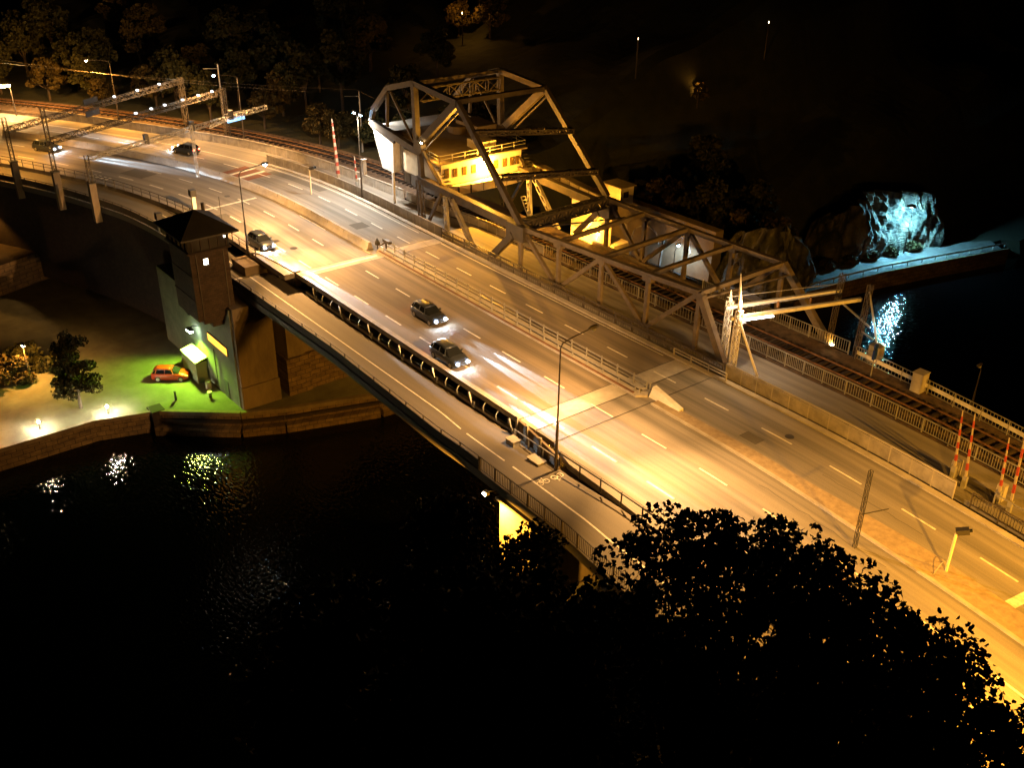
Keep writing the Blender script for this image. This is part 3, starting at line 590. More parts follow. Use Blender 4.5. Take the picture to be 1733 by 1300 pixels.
# ---------------------------------------------------------------- lifting tower of the railway bascule
lt = thing('bascule_tower', 'tall riveted steel counterweight frame of the railway lifting bridge', 'bridge', (-92, 68, 0))
def frame(y, far=False):
    s = STEEL
    low0, low2 = (-106.4,y,9.7), (-96.3,y,7.9); hub = (-95.8,y,9.3); up0, up1, up2, apex = (-105.7,y,11.2),(-102.1,y,14.4),(-96.6,y,15.9),(-88.3,y,15.3)
    for a, b in ((up0,up1),(up1,up2),(up2,apex)): part('upper_chord', MB().bar(a, b, .55, .62), s, lt)
    part('lower_chord', MB().bar(low0, (-96,y,8.3), .6, .75), s, lt); part('end_post', MB().bar(low0, up0, .5, .55), s, lt)
    part('vertical', MB().bar((-102.4,y,14.2),(-102.7,y,9.8), .32), s, lt); part('vertical', MB().bar(up2,(-96.3,y,8.6), .62), s, lt)
    part('diagonal', MB().bar(up1,(-97.0,y,9.2), .22), s, lt)
    part('main_diagonal', MB().bar(apex, hub, .5, .85), s, lt); part('main_diagonal', MB().bar((apex[0]+.3,y,apex[2]-.9), (hub[0]+.9,y,hub[2]-.6), .14), s, lt)
    end = (-77.2,y,4.9 if not far else 5.7)
    part('link_arm', MB().bar(apex, end, .5, .62), s, lt)
    part('hub_plate', MB().tube([(-95.8,y-.36,8.9),(-95.8,y+.36,8.9)], .85, 8), s, lt)
    part('tower_leg', MB().bar((-95.8,y,8.6),(-95.6,y,5.2), .55), s, lt)
    part('tower_leg', MB().lattice((-95.6,y-.4,5.2),(-95.0,y-.4,-.6), .55, .5, .9, .12), s, lt)
    part('tower_brace', MB().bar((-95.6,y,8.8),(-91.8,y,5.6), .34), s, lt)
    st = MB()
    for k in range(11):
        t = k/10; st.box(-95.2+t*3.9-.3, -95.2+t*3.9+.25, y+.5, y+1.2, 8.6-t*3.2-.04, 8.6-t*3.2)
    part('stair', st, STEELD, lt)
    part('girder', MB().bar((-96.2,y,5.0),(-77.6,y,4.45), .55, .85), s, lt)
    part('girder_flange', MB().bar((-96.2,y,5.5),(-77.6,y,4.93), .8, .08), s, lt)
    part('rack_head', MB().box(-78.9,-76.1,y-.62,y+.62,3.4,5.0), STEELD, lt)
    part('tower_brace', MB().bar((-91.2,y-.35,4.6),(-94.4,y-.35,-.2), .32), s, lt)
    part('tower_post', MB().battened((-90.3,y-.4,4.6),(-89.9,y-.4,-.5), .42, .35, 6, .3), GALV, lt)
    part('raking_strut', MB().battened((-89.2,y-.4,4.7),(-84.8,y-.4,-.1), .62, .4, 5, .42), CONC, lt)
    part('raking_strut', MB().bar((-77.9,y-.4,3.8),(-81.6,y-.4,.2), .6, .7), STEELD, lt)
frame(62.0); frame(74.0, True)
part('top_beam', MB().bar((-88.3,62,15.4),(-88.3,74,15.3), .55, .5), STEEL, lt); part('top_beam', MB().bar((-96.6,62,15.9),(-96.6,74,15.9), .4), STEEL, lt); part('top_beam', MB().bar((-102.1,62,14.4),(-102.1,74,14.4), .4), STEEL, lt)
for a, b in (((-85.4,62,12.7),(-83.4,74,11.6)), ((-80.9,62,9.0),(-79.2,74,8.0))):
    part('lattice_beam', MB().lattice(a, b, .7, .45, .85, .12, .12), STEEL, lt)
part('cross_girder', MB().lattice((-77.1,62.3,4.9),(-77.1,73.7,5.2), .9, .95, .8, .2, .18).bar((-77.1,62.3,5.35),(-77.1,73.7,5.6),.9,.12), STEELD, lt)
part('roof_truss', MB().lattice((-96,62.5,14.6),(-96,73.5,14.6), .5, 1.4, 1.8, .1, .1), STEEL, lt)
cw = thing('counterweight', 'massive concrete counterweight block with a glaring white side hanging over the side road', 'counterweight', (-105, 68, 4))
part('block', MB().add([(-107.0,62.45,9.0),(-102.4,62.45,8.2),(-102.4,62.45,4.2),(-105.0,62.45,4.2),(-107.0,73.5,9.0),(-102.4,73.5,8.2),(-102.4,73.5,4.2),(-105.0,73.5,4.2)], [(0,3,2,1),(4,5,6,7),(0,4,7,3),(3,7,6,2),(2,6,5,1),(0,1,5,4)]), WHITEP, cw)
for y in (64.6,71): part('inner_block', MB().tube([(-100.7,y,3.4),(-100.7,y,9.2)], 1.6, 14), CONCD, cw)
part('side_plate', MB().bar((-106.8,62.25,9.35),(-101.6,62.25,8.35), .3, .8), WOOD, cw)
pp = thing('guide_post', 'thin white post under the glaring counterweight corner', 'post', (-102.6, 62.4, 0))
part('shaft', MB().box(-102.75,-102.5,62.35,62.6,-.2,4.2), WHITEP, pp)
# ---------------------------------------------------------------- machine house above the tracks
mh = thing('machine_house', 'yellow floodlit machine house with small paned windows standing above the tracks', 'building', (-97, 68.5, 4))
x1 = -92.6
body = MB().prism([(x1,62.7),(x1,74.2),(-103,74.2),(-103,63.6),(-100,62.7)], 4.9, 7.5); part('wall', body, YELP, mh)
part('roof', MB().add([(-104,62.1,8.6),(-92.2,62.1,7.5),(-92.2,74.8,7.5),(-104,74.8,8.6),(-104,62.1,8.75),(-92.2,62.1,7.65),(-92.2,74.8,7.65),(-104,74.8,8.75)], [(3,2,1,0),(4,5,6,7),(0,1,5,4),(1,2,6,5),(2,3,7,6),(3,0,4,7)]), ROOFB, mh)
part('penthouse', MB().box(-95.8,-93.2,68.6,70.9,7.66,8.9), YELP, mh); part('penthouse', MB().box(-101.5,-97,71,74,8.1,9.6), ROOFB, mh)
for i, y in enumerate((63.4,64.6,65.9,67.2,70.4,71.7,72.8,73.6)):
    wn = part('window', MB().box(x1, x1+.05, y-.32, y+.32, 5.75, 6.75 if i else 6.9), WOOD, mh)
    part('pane', MB().box(x1+.05, x1+.065, y-.26, y-.03, 5.82, 6.24).box(x1+.05, x1+.065, y+.03, y+.26, 5.82, 6.24).box(x1+.05, x1+.065, y-.26, y-.03, 6.3, 6.68).box(x1+.05, x1+.065, y+.03, y+.26, 6.3, 6.68), mat('amber_glass', (.10,.06,.015), .2), wn)
bal = MB().prism([(x1+.0,63.2),(x1+.9,64.2),(x1+1.25,68),(x1+1.25,72),(x1+.8,75.4),(x1,75.6)], 3.9, 4.9); part('balcony', bal, YELP, mh)
for y in (64.3,66,67.7,69.4,71.1,72.8,74.4): part('balcony_rib', MB().box(x1+.9, x1+1.3, y-.03, y+.03, 3.95, 4.93), STEEL, mh)
part('beam', MB().box(-99,-92.4,62.7,74.4,3.5,4.9), STEEL, mh)
rl = MB()
for a, b in (((-92.4,62.3),(-92.4,74.7)), ((-92.4,74.7),(-103,74.7)), ((-92.4,62.3),(-103.5,62.3))):
    dz = .1 if a[0] == b[0] else 0
    for hz in (.45, .85): rl.bar((a[0],a[1],7.65+hz), (b[0],b[1],7.65+hz+(0 if a[0]==b[0] else 1.0)), .05)
    L = math.dist(a, b); n = int(L/1.7)
    for k in range(n+1):
        t = k/n; zz = 7.6+(0 if a[0]==b[0] else 1.0*t); rl.bar((a[0]+(b[0]-a[0])*t,a[1]+(b[1]-a[1])*t,zz), (a[0]+(b[0]-a[0])*t,a[1]+(b[1]-a[1])*t,zz+.9), .06)
part('roof_railing', rl, GALV, mh)
wl = thing('floodlight', 'blazing floodlight on the front of the yellow machine house', 'lamp', (x1+.3, 68.7, 6.9))
part('housing', MB().box(x1+.02,x1+.5,68.5,68.9,6.9,7.1), STEEL, wl); part('bulb', MB().box(x1+.1,x1+.45,68.45,68.95,6.78,6.88), E_SOD, wl)
light('floodlight_glow', wl, (x1+1.1, 68.7, 6.7), DEEP, 3600, size=.2)
# yellow-lit pier, girder and walkway beyond the track
gd_ = thing('box_girder', 'long yellow-lit girder running out from the machine house on the far side', 'girder', (-88, 76.5, 4))
part('web', MB().bar((-95,76.6,4.8),(-80.6,76.6,3.75), .5, 1.25), YELP, gd_); part('flange', MB().bar((-95,76.6,5.5),(-80.6,76.6,4.45), .95, .12), STEEL, gd_)
for k in range(9): 
    t = k/8; part('stiffener', MB().bar((-94.6+t*13.6,76.3,5.4-t*1.02),(-94.6+t*13.6,76.3,4.2-t*1.0), .06), STEEL, gd_)
yp = thing('control_hut', 'glaring yellow concrete tower block below the far girder', 'building', (-82, 77, -9))
part('wall', MB().box(-85.4,-80.8,76.2,78.4,-9.5,3.0), YELP, yp); part('annex', MB().box(-83,-80.2,78.4,81,-9.5,-2), YELP, yp)
part('door', MB().box(-80.85,-80.74,76.7,77.6,-4.2,-2.2), WOOD, yp); part('roof', MB().box(-85.6,-80.6,76.0,78.6,3.0,3.15), ROOFB, yp)
bx_ = thing('roof_cabin', 'small cabin box at the right end of the far girder', 'hut', (-80, 78.6, 3)); part('wall', MB().box(-81.8,-79.0,77.8,79.8,3.3,5.4), YELP, bx_); part('roof', MB().box(-82,-78.8,77.6,80,5.4,5.5), ROOFB, bx_); part('window', MB().box(-79.0,-78.95,78.2,79.0,4.2,4.9), WOOD, bx_)
pf = thing('service_platform', 'lit steel service platform with railings under the lifting tower', 'platform', (-84, 73, -4))
part('floor', MB().box(-87.5,-80.9,72,76.1,-4.2,-4.05), GALV, pf)
pr = MB()
for k in range(9): pr.bar((-87.4+k*.8,72.1,-4.05),(-87.4+k*.8,72.1,-3.0),.05)
pr.bar((-87.4,72.1,-3.0),(-81,72.1,-3.0),.06).bar((-87.4,72.1,-3.5),(-81,72.1,-3.5),.05); part('railing', pr, GALV, pf)
for x in (-87,-81.4): part('leg', MB().bar((x,72.4,-4.1),(x,72.4,-15), .25), STEEL, pf)
for x, y, z, n_, pw in ((-80.3,75.9,.2,'small glaring lamp high on the corner of the yellow tower block',1500),(-84.6,73.4,-2.3,'blazing work lamp on the service platform under the tower',3000)):
    f = thing('work_light', n_, 'lamp', (x, y, z)); part('housing', MB().box(x-.2,x+.2,y-.12,y+.12,z,z+.16), STEEL, f); part('bulb', MB().tube([(x,y,z-.16),(x,y,z)], .13, 8), E_SOD, f); part('stem', MB().bar((x,y,z+.1),(x,y,z+.5),.05), STEEL, f)
    light('work_light_glow', f, (x+.5, y-.9, z-.3), DEEP, pw, size=.15)
for nm, a, b, lb in (('ladder',(-87.6,70.6,3.6),(-84.4,70.6,-1.0),'steep yellow-lit ladder inside the lifting tower'),):
    la = thing(nm, lb, 'ladder', a); ld = MB()
    for y in (70.3,70.9): ld.bar((a[0],y,a[2]),(b[0],y,b[2]),.1,.1)
    part('stringer', ld, GALV, la); st = MB()
    for k in range(14): t = k/13; st.box(a[0]+(b[0]-a[0])*t-.1,a[0]+(b[0]-a[0])*t+.12,70.3,70.9,a[2]+(b[2]-a[2])*t-.02,a[2]+(b[2]-a[2])*t+.02)
    part('rung', st, GALV, la)

# ---------------------------------------------------------------- retaining wall, rock faces and shore
wa = thing('retaining_wall', 'pale rendered retaining wall with shallow arches behind the truss, lit by a blue-white lamp', 'wall', (-86, 92, -9))
part('wall', MB().add([(-97,89.5,-9.6),(-77.5,92.6,-9.6),(-77.5,93.2,-2.6),(-97,90.1,-1.4),(-97,91.5,-9.6),(-77.5,94.6,-9.6),(-77.5,94.6,-2.6),(-97,91.5,-1.4)], [(0,1,2,3),(7,6,5,4),(3,2,6,7),(1,5,6,2),(0,3,7,4)]), mat('old_render', (.20,.155,.095), .9, noise=(.10,.075,.045), bump=.4, scale=.5), wa)
for k, cx in enumerate((-92.5,-87.6,-82.7)):
    a_ = []
    for j in range(9):
        t = math.pi*j/8; a_.append((cx+2.1*math.cos(t), 0, -6.2+1.9*math.sin(t)))
    a_ = [(p[0], 89.5+(p[0]+97)*.159+.02+(p[2]+9.6)*.085-.05, p[2]) for p in a_]
    part('arch_rib', MB().tube(a_+[(cx-2.1, 89.5+(cx-2.1+97)*.159-.03, -9.4)], .11, 6), CONC, wa)
pv = MB().prism([(-98,88),(-67.5,89.6),(-68.2,93.5),(-77,96),(-98,93)], -15.8, -9.1); structure('quayside_path', pv, CONC, 'lit path along the foot of the retaining wall')
nf = thing('black_railing', 'black wavy-barred railing in front of the lit retaining wall', 'railing', (-80, 89.3, -9)); rl = MB(); vb = MB()
PA = [(-95,88.25),(-67.8,89.75)]
for k in range(14):
    t = k/13; x = PA[0][0]+(PA[1][0]-PA[0][0])*t; y = 88.25+1.5*t; part('post', MB().bar((x,y,-9.1),(x,y,-7.6),.1), BLACKM, nf)
for k in range(130):
    t = k/129; x = -95+27.2*t; y = 88.25+1.5*t; vb.bar((x,y,-9),(x,y,-7.8),.045)
part('balusters', vb, BLACKM, nf)
for z in (-7.7,-8.9,-8.2): part('rail', MB().bar((-95,88.25,z),(-67.8,89.75,z),.06), BLACKM, nf)
def rock(name, label, poly, z0, z1, amp, seed, ny=40):
    """irregular cliff: poly = foot line points, leaning back with height"""
    r_ = random.Random(seed); P = catmull([poly[0]]+poly+[poly[-1]], 14); n = len(P); T = np.gradient(P, axis=0); T /= np.hypot(T[:,0],T[:,1])[:,None]
    b = MB(); ph = [r_.uniform(0, 6) for _ in range(12)]
    def f(s, z): return sum(math.sin(s*a_+z*c_+p_)*w_ for a_, c_, p_, w_ in ((.5,.3,ph[0],.9),(1.1,-.5,ph[1],.6),(2.3,.7,ph[2],.35),(3.9,-1.3,ph[3],.28),(6.7,1.9,ph[4],.16),(9.1,-2.9,ph[5],.12),(.9,2.2,ph[6],.25)))
    s = 0
    for i in range(n):
        if i: s += float(np.hypot(*(P[i]-P[i-1])))
        for j in range(ny+1):
            t = j/ny; e = math.sin(math.pi*i/(n-1))**.4; z = z0+(z1-z0)*t*(.25+.75*e)
            q = f(s, z); q = abs(q)**.8*(1 if q > 0 else -1)
            off = t*t*3.0+amp*q*(.2+.8*t)+.08*r_.uniform(-1, 1)
            b.v.append((P[i][0]-T[i][1]*off, P[i][1]+T[i][0]*off, z))
    m = ny+1; b.f = [(i*m+j, (i+1)*m+j, (i+1)*m+j+1, i*m+j+1) for i in range(n-1) for j in range(ny)]
    o = single(name, b, ROCK, label, 'rock face'); return o
rock('rock_face', 'rugged rock face to the right of the lit retaining wall', [(-77.4,92.8),(-73,94.4),(-69,95.2),(-67.5,98.5),(-71,105)], -9.6, -.8, 1.2, 5)
rock('rock_face', 'craggy cliff across the water glaring cyan under its lamp', [(-84,120.5),(-78.8,123.5),(-77.5,128),(-76.9,133),(-75.6,138),(-74.3,141.5),(-77.5,148)], -14.3, -5.5, 1.25, 9, 60)
sr = MB().prism([(-75.5,104),(-74.3,116.7),(-72.9,125.9),(-70.8,134.6),(-69.1,141.4),(-67.6,148),(-70.5,150),(-73.2,145),(-75.3,137),(-76.8,130),(-78,122),(-80,104)], -15, -14.02); structure('shore_road', sr, ASPHD, 'cyan-lit shore road below the far cliff')
SH = [(-75.2,108),(-74.3,116.7),(-72.9,125.9),(-70.8,134.6),(-69.1,141.4),(-67.3,149)]
sw_ = thing('shore_wall', 'low quay edge of the far shore road', 'quay wall', (-74, 130, -17)); part('wall', polywall(SH, .4, -17.5, -13.9), STONE, sw_)
gr2 = thing('guard_rail', 'low guard rail along the water edge of the far cyan-lit road', 'guard rail', (-74, 130, -14)); g2 = MB()
for a, b in zip(SH[:-1], SH[1:]):
    g2.bar((a[0]-.4,a[1],-13.35),(b[0]-.4,b[1],-13.35),.08,.28)
part('rail', g2, GALV, gr2)
for k in range(17):
    t = k/16*4.99; i = int(t); fr = t-i; a, b = SH[i], SH[i+1]; x = a[0]+(b[0]-a[0])*fr-.45; y = a[1]+(b[1]-a[1])*fr
    part('post', MB().bar((x,y,-14),(x,y,-13.3),.1), GALV, gr2)

# ---------------------------------------------------------------- control tower and its building
ct = thing('control_tower', 'dark brick bridge control tower with pyramid roof and one lit window', 'tower', (-94.3, 34.3, -3))
part('shaft', MB().box(-96.9,-91.6,32.3,36.25,-3.3,4.0), BRICKD, ct)
part('lookout', MB().box(-97.05,-91.45,32.15,36.4,4.0,5.55), mat('lookout_glass', (.02,.017,.013), .12), ct)
part('lookout_sill', MB().box(-97.2,-91.3,32.0,36.55,3.9,4.08), WOOD, ct)
for y in (32.6,33.5,34.4,35.3,36.1): part('mullion', MB().box(-91.47,-91.38,y-.05,y+.05,4.08,5.5), WOOD, ct)
for x in (-96.5,-95.4,-94.3,-93.2,-92.1): part('mullion', MB().box(x-.05,x+.05,32.08,32.17,4.08,5.5), WOOD, ct)
z0, z1 = 5.5, 7.35; a = [(-98.0,31.4),(-90.8,31.4),(-90.8,37.3),(-98.0,37.3)]
part('roof', MB().add([(x,y,z0) for x,y in a]+[(x,y,z0+.16) for x,y in a]+[(-94.4,34.4,z1)], [(3,2,1,0),(0,1,5,4),(1,2,6,5),(2,3,7,6),(3,0,4,7),(4,5,8),(5,6,8),(6,7,8),(7,4,8)]), ROOF, ct)
part('chimney', MB().tube([(-96.9,36.3,5.7),(-96.9,36.3,7.0)], .18, 8), STEELD, ct); part('antenna', MB().bar((-93.6,36.8,5.7),(-93.6,36.8,8.4),.04), STEELD, ct)
wn = part('window', MB().box(-91.6,-91.55,33.55,34.15,2.5,3.25), WOOD, ct); part('lit_pane', MB().box(-91.55,-91.53,33.62,34.08,2.57,3.18), emit('window_warm', (1,.86,.6), 2.2), wn)
part('small_lamp', MB().box(-91.4,-91.3,35.9,36.05,5.05,5.2), emit('cabin_lamp', (1,.8,.65), 4), ct)
for y in (32.9,35.7): part('downpipe', MB().tube([(-91.55,y,-3.2),(-91.55,y,3.9)], .06, 6), STEELD, ct)
for z in (-1.2,1.4): part('string_course', MB().box(-96.96,-91.54,32.24,36.3,z,z+.16), BRICKD, ct)
part('corbel', MB().box(-96.4,-92.0,33.0,35.4,-3.9,-3.3).box(-96,-92.4,34.0,35.4,-4.6,-3.9), BRICKD, ct)
ob = thing('operations_building', 'green-lit concrete building with an orange ribbon window beneath the control tower', 'building', (-97, 38, -14))
part('wall', MB().box(-112,-99.7,35.42,42,-14,-4.5).box(-99.7,-91.0,35.2,35.4,-14,-2.6), mat('grey_render', (.17,.18,.13), .85, noise=(.09,.095,.07), bump=.2, scale=.6), ob)
wn = part('window', MB().box(-97.6,-92.5,35.1,35.2,-8.45,-7.45), WOOD, ob); part('lit_pane', MB().box(-97.5,-92.6,35.08,35.1,-8.38,-7.52), emit('window_orange', (1,.33,.012), .75), wn)
part('door', MB().box(-94.6,-93.6,35.12,35.2,-14,-11.9), mat('green_door', (.05,.07,.04), .6), ob)
part('drainpipe', MB().tube([(-96.2,35.05,-14),(-96.2,35.05,-9)], .06, 6), STEELD, ob)
sh = thing('shed', 'small pale lean-to shed under the glaring green-white wall lamp', 'shed', (-100.4, 34.4, -14))
part('wall', MB().box(-103.0,-98.9,33.8,35.15,-14,-11.5), mat('shed_panel', (.16,.19,.13), .7), sh); part('roof', MB().add([(-103.1,33.7,-11.5),(-98.8,33.7,-11.5),(-98.8,35.19,-11.1),(-103.1,35.19,-11.1),(-103.1,33.7,-11.4),(-98.8,33.7,-11.4),(-98.8,35.19,-11.0),(-103.1,35.19,-11.0)], [(3,2,1,0),(4,5,6,7),(0,1,5,4),(1,2,6,5),(2,3,7,6),(3,0,4,7)]), WHITEP, sh)
part('drum', MB().tube([(-97.3,34.3,-14),(-97.3,34.3,-13.1)], .35, 12), GALV, sh)
wl = thing('wall_lamp', 'glaring green-white lamp on the operations building wall above the shed', 'lamp', (-101.2, 34.7, -9))
part('arm', MB().tube([(-101.2,35.4,-8.2),(-101.2,34.9,-8.0),(-101.2,34.5,-8.3)], .05, 6), STEELD, wl); part('bulb', MB().box(-101.7,-100.7,34.3,34.7,-8.62,-8.4), E_GW, wl); part('housing', MB().box(-101.8,-100.6,34.25,34.8,-8.4,-8.3), STEELD, wl)
light('wall_lamp_glow', wl, (-101.2, 34.2, -8.9), GREEN, 3400, 'SPOT', (-99.5, 31.5, -14), 150, .35, .2)
for x in (-106,): pass
vt = thing('vent_pipe', 'curved dark duct on the wall above the glaring green lamp', 'pipe', (-102, 35, -6)); part('duct', MB().tube([(-103,35.3,-6.6),(-103,34.7,-6.2),(-102,34.5,-6.0),(-101,34.6,-6.4),(-100.8,35.3,-6.8)], .16, 8), STEELD, vt); part('bracket', MB().box(-102.2,-101.9,34.6,35.4,-6.4,-6.3), STEELD, vt)

# ---------------------------------------------------------------- street lamps
def street_lamp(name, label, base, h, arm, head_m, col, power, spot=165, group='street lamps', r=.09, double=False, aim=None, bulbsize=.3, along=None):
    t = thing(name, label, 'street lamp', base, group); b = Vector(base); a = Vector((arm[0], arm[1], 0)); L = a.length; d = a/L if L else Vector((1,0,0))
    part('pole', MB().tube([b, b+Vector((0,0,h*.4)), b+Vector((0,0,h*.4+.02)), b+Vector((0,0,h-.5))], [r*1.3, r*1.15, r*.8, r*.6], 8), STEEL if power else STEELD, t)
    for sgn in ((1,-1) if double else (1,)):
        hd = b+a*sgn+Vector((0,0,h+.25))
        if L: part('arm', MB().tube([b+Vector((0,0,h-.5)), b+d*sgn*.18+Vector((0,0,h-.15)), b+a*sgn*.35+Vector((0,0,h+.05)), hd-d*sgn*.3], r*.5, 6), STEEL, t)
        part('head', MB().tube([hd-d*sgn*.45+Vector((0,0,.02)), hd-d*sgn*.2+Vector((0,0,.06)), hd+d*sgn*.25+Vector((0,0,.05)), hd+d*sgn*.45], [.06,.16,.17,.06], 8), STEELD, t)
        part('bulb', MB().tube([hd+Vector((0,0,-.22)), hd+Vector((0,0,-.15)), hd+Vector((0,0,-.03))], [bulbsize*.35, bulbsize*.6, bulbsize*.6], 10), head_m, t)
        if 'cliff' in label: part('hood', MB().tube([hd+Vector((0,0,-.02)), hd+Vector((0,0,.25))], [.75,.2], 16), STEELD, t)
        if along:   # road lantern: throws most of its light up and down the road
            av = Vector((along[0], along[1], 0)).normalized(); q_ = hd+Vector((0,0,-.35))
            light('lamp_light', t, q_, col, power*.6, 'SPOT', q_+Vector((0,.8,-5)), 104, 1.0, .14)
            for sg in (1, -1): light('lamp_light', t, q_, col, power*1.6, 'SPOT', q_+av*sg*9.5+Vector((0,1.0,-5)), 96, 1.0, .14)
            continue
        light('lamp_light', t, hd+Vector((0,0,-.35)), col, power, 'SPOT', (hd+Vector((0,0,-5))) if aim is None else aim, spot, .5, .14)
    return t
PWS = 5200
street_lamp('street_lamp', 'tall lamp with curved arm standing at the right end of the side wall', (-46.7,41.2,-1.0), 10.6, (.0,3.0), mat('lamp_hooded', (.2,.2,.2), .4), SODW, 8200, along=(1,0))
street_lamp('street_lamp', 'curved-arm lamp with a blue-white head beside the rounded abutment nose', (-98.7,41.3,-.3), 9.3, (0,3.0), E_BL, SODW, 8200, along=(1,.05))
street_lamp('street_lamp', 'leaning-looking lamp with a sodium head at the outer parapet, second from left', (-162.9,49.6,0), 9.3, (-.6,-3.2), E_SOD, SOD, 6500, along=(1,.55))
street_lamp('street_lamp', 'tall lamp with a bright blue-white head at the outer parapet by the lit gantry', (-137.5,59.0,0), 10.2, (-1.0,-3.0), E_BL, SODW, 5500, along=(1,.45))
street_lamp('street_lamp', 'twin-headed lamp with blue-white heads between the tall boom and the white counterweight', (-107.7,60.9,0), 10.3, (.75,0), E_BL, (1,.88,.72), 1900, double=True, spot=175)
dz_ = street_lamp('street_lamp', 'dazzling sodium lamp at the left edge of the picture', (-175.5,37.6,0), 4.6, (.0,-.8), E_SOD, SOD, 600, spot=170, bulbsize=1.4)
light('lamp_glow', dz_, (-175.4,37.9,5.6), SOD, 1000, size=.3)
street_lamp('street_lamp', 'sodium lamp near the median beyond the right edge', (-6,60.5,0), 10, (0,-3), E_SOD, DEEP, 7500, along=(1,-.15))
street_lamp('street_lamp', 'sodium lamp over the near kerb beyond the lower right edge', (-9,38.0,-.3), 9.5, (0,3), E_SOD, DEEP, 11500, along=(1,-.15))  # unseen lamp, lights the approach road from outside the frame
street_lamp('street_lamp', 'added lamp over the curve to the left, outside the picture', (-150,27.0,-.5), 9.5, (1,3), E_SOD, SOD, 3000, spot=120)  # unseen lamp added to brighten the left curve
street_lamp('shore_lamp', 'blue-white lamp on the cliff road across the water', (-75.5,134.2,-14), 6.9, (-.4,.3), emit('lamp_cyan', (.30,.80,1), 1800), CYAN, 700, spot=172, bulbsize=.45, group='shore lamps')
street_lamp('shore_lamp', 'blue-white lamp in front of the lit retaining wall behind the truss', (-81.0,89.9,-9.1), 4.2, (0,.5), E_BL, (.62,.84,1.0), 330, spot=178, bulbsize=.35, group='shore lamps')
street_lamp('shore_lamp', 'thin unlit lamp post above the bushes by the water at far right', (-39,87.5,-8), 4.6, (0,-.5), mat('globe_glass', (.5,.45,.35), .3), SOD, 0, group='shore lamps')
street_lamp('park_lamp', 'low lamp beside the orange-lit bushes on the left quay', (-110.6,19.2,-14), 4.4, (.4,0), emit('lamp_park', (1,.9,.7), 25), SOD, 1400, spot=175, group='shore lamps')
street_lamp('park_lamp', 'lamp lighting the quay from beyond the left edge', (-101.5,9.0,-14), 6.5, (.5,0), E_DIM, (1,.48,.12), 2000, spot=98, group='shore lamps')
street_lamp('park_lamp', 'lamp lighting the raised street at the left edge', (-147,24,-10), 6, (.5,0), E_DIM, SOD, 500, spot=110, group='shore lamps')
def bollard_light(x, y, label):
    t = thing('bollard_light', label, 'bollard light', (x,y,-14), 'bollard lights on the quay edge')
    part('post', MB().tube([(x,y,-14),(x,y,-13.25)], .09, 8), STEELD, t); part('cap', MB().tube([(x,y,-12.98),(x,y,-12.88)], [.2,.08], 10), STEELD, t)
    part('bulb', MB().tube([(x,y,-13.22),(x,y,-13.0)], .1, 8), emit('lamp_bollard', (1,.85,.6), 700), t)
    light('bollard_glow', t, (x+.0,y,-12.75), (1,.72,.36), 55, size=.08); light('bollard_glow', t, (x+.45,y-.1,-13.1), (1,.8,.5), 60, size=.08)
bollard_light(-98.3,23.6,'glowing bollard light on the quay edge nearer the car'); bollard_light(-99.3,17.0,'glowing bollard light on the quay edge farther left')

# ---------------------------------------------------------------- gantries, masts, wires
def mast(t, base, h, w=.45): 
    part('mast', MB().lattice((base[0],base[1],2.6), (base[0],base[1],base[2]+h), w, w, .9, .06, .035), STEEL, t)
    part('pillar', MB().box(base[0]-.45,base[0]+.45,base[1]-.4,base[1]+.4,-2.2,2.6), CONCD, t); part('pillar_cap', MB().box(base[0]-.52,base[0]+.52,base[1]-.47,base[1]+.47,2.6,2.72), STEELD, t)
def gantry(label, A, B, zA, zB, hA, zbA, lamps, light_m, extra=None, glow=0):
    t = thing('overhead_gantry', label, 'gantry', (A[0],A[1],0)); A3 = Vector((A[0],A[1],zA)); B3 = Vector((B[0],B[1],zB))
    mast(t, (A[0],A[1],zbA), hA-zbA); part('mast', MB().lattice((B[0],B[1],-.3),(B[0],B[1],zB+.5), .8, .6, .9, .09, .06), STEEL, t)
    part('beam', MB().lattice(A3, B3, .7, .65, .95, .07, .045), STEEL, t)
    d = (B3-A3)
    for f_ in lamps:
        p = A3+d*f_; lm = part('gantry_lamp', MB().box(p.x-.18,p.x+.18,p.y-.14,p.y+.14,p.z+.36,p.z+.52), light_m, t)
        part('lamp_arm', MB().bar((p.x,p.y,p.z-.3),(p.x+.7,p.y-.1,p.z-.55),.06), STEEL, t)
    if glow: light('gantry_glow', t, A3+d*.72+Vector((1.5,0,1.2)), (1,.95,.8), glow, size=.2); light('gantry_glow', t, A3+d*.9+Vector((1.5,0,1.2)), (1,.95,.8), glow, size=.2)
    return t
E_G = emit('gantry_lamp_face', (.9,.95,1), 1.6)
g1 = gantry('lattice gantry over the curve with a row of small lamps, nearer one', (-131.7,31.2), (-144.3,59.4), 6.4, 6.7, 10.6, -14, (.46,.55,.63,.74,.84,.93), E_G, glow=90)
g2_ = gantry('lattice gantry over the curve with dark sign boards, farther one', (-139.4,28.3), (-153.6,56.8), 6.6, 6.9, 8.2, -14, (.58,.72,.86), E_G, glow=70)
for f_ in (.40,): 
    A3 = Vector((-139.4,28.3,6.6)); B3 = Vector((-153.6,56.8,6.9)); p = A3+(B3-A3)*.44
    for dz in (-.9,.75): part('sign_board', MB().bar(p+Vector((.5,-1.0,dz)), p+Vector((-.55,1.2,dz+.05)), .1, .75), BLACKM, g2_)
g3 = thing('signal_gantry', 'slim lattice beam carrying small cameras over the near carriageway', 'gantry', (-124.4,33.4,0))
mast(g3, (-124.4,33.3,-.6), 6.6); part('mast', MB().lattice((-127.8,47.8,0),(-127.8,47.8,6.8), .28, .28, .7, .05, .03), GALV, g3)
part('beam', MB().lattice((-124.4,33.3,5.6),(-133.5,61.0,6.3), .5, .5, .9, .06, .04), GALV, g3)
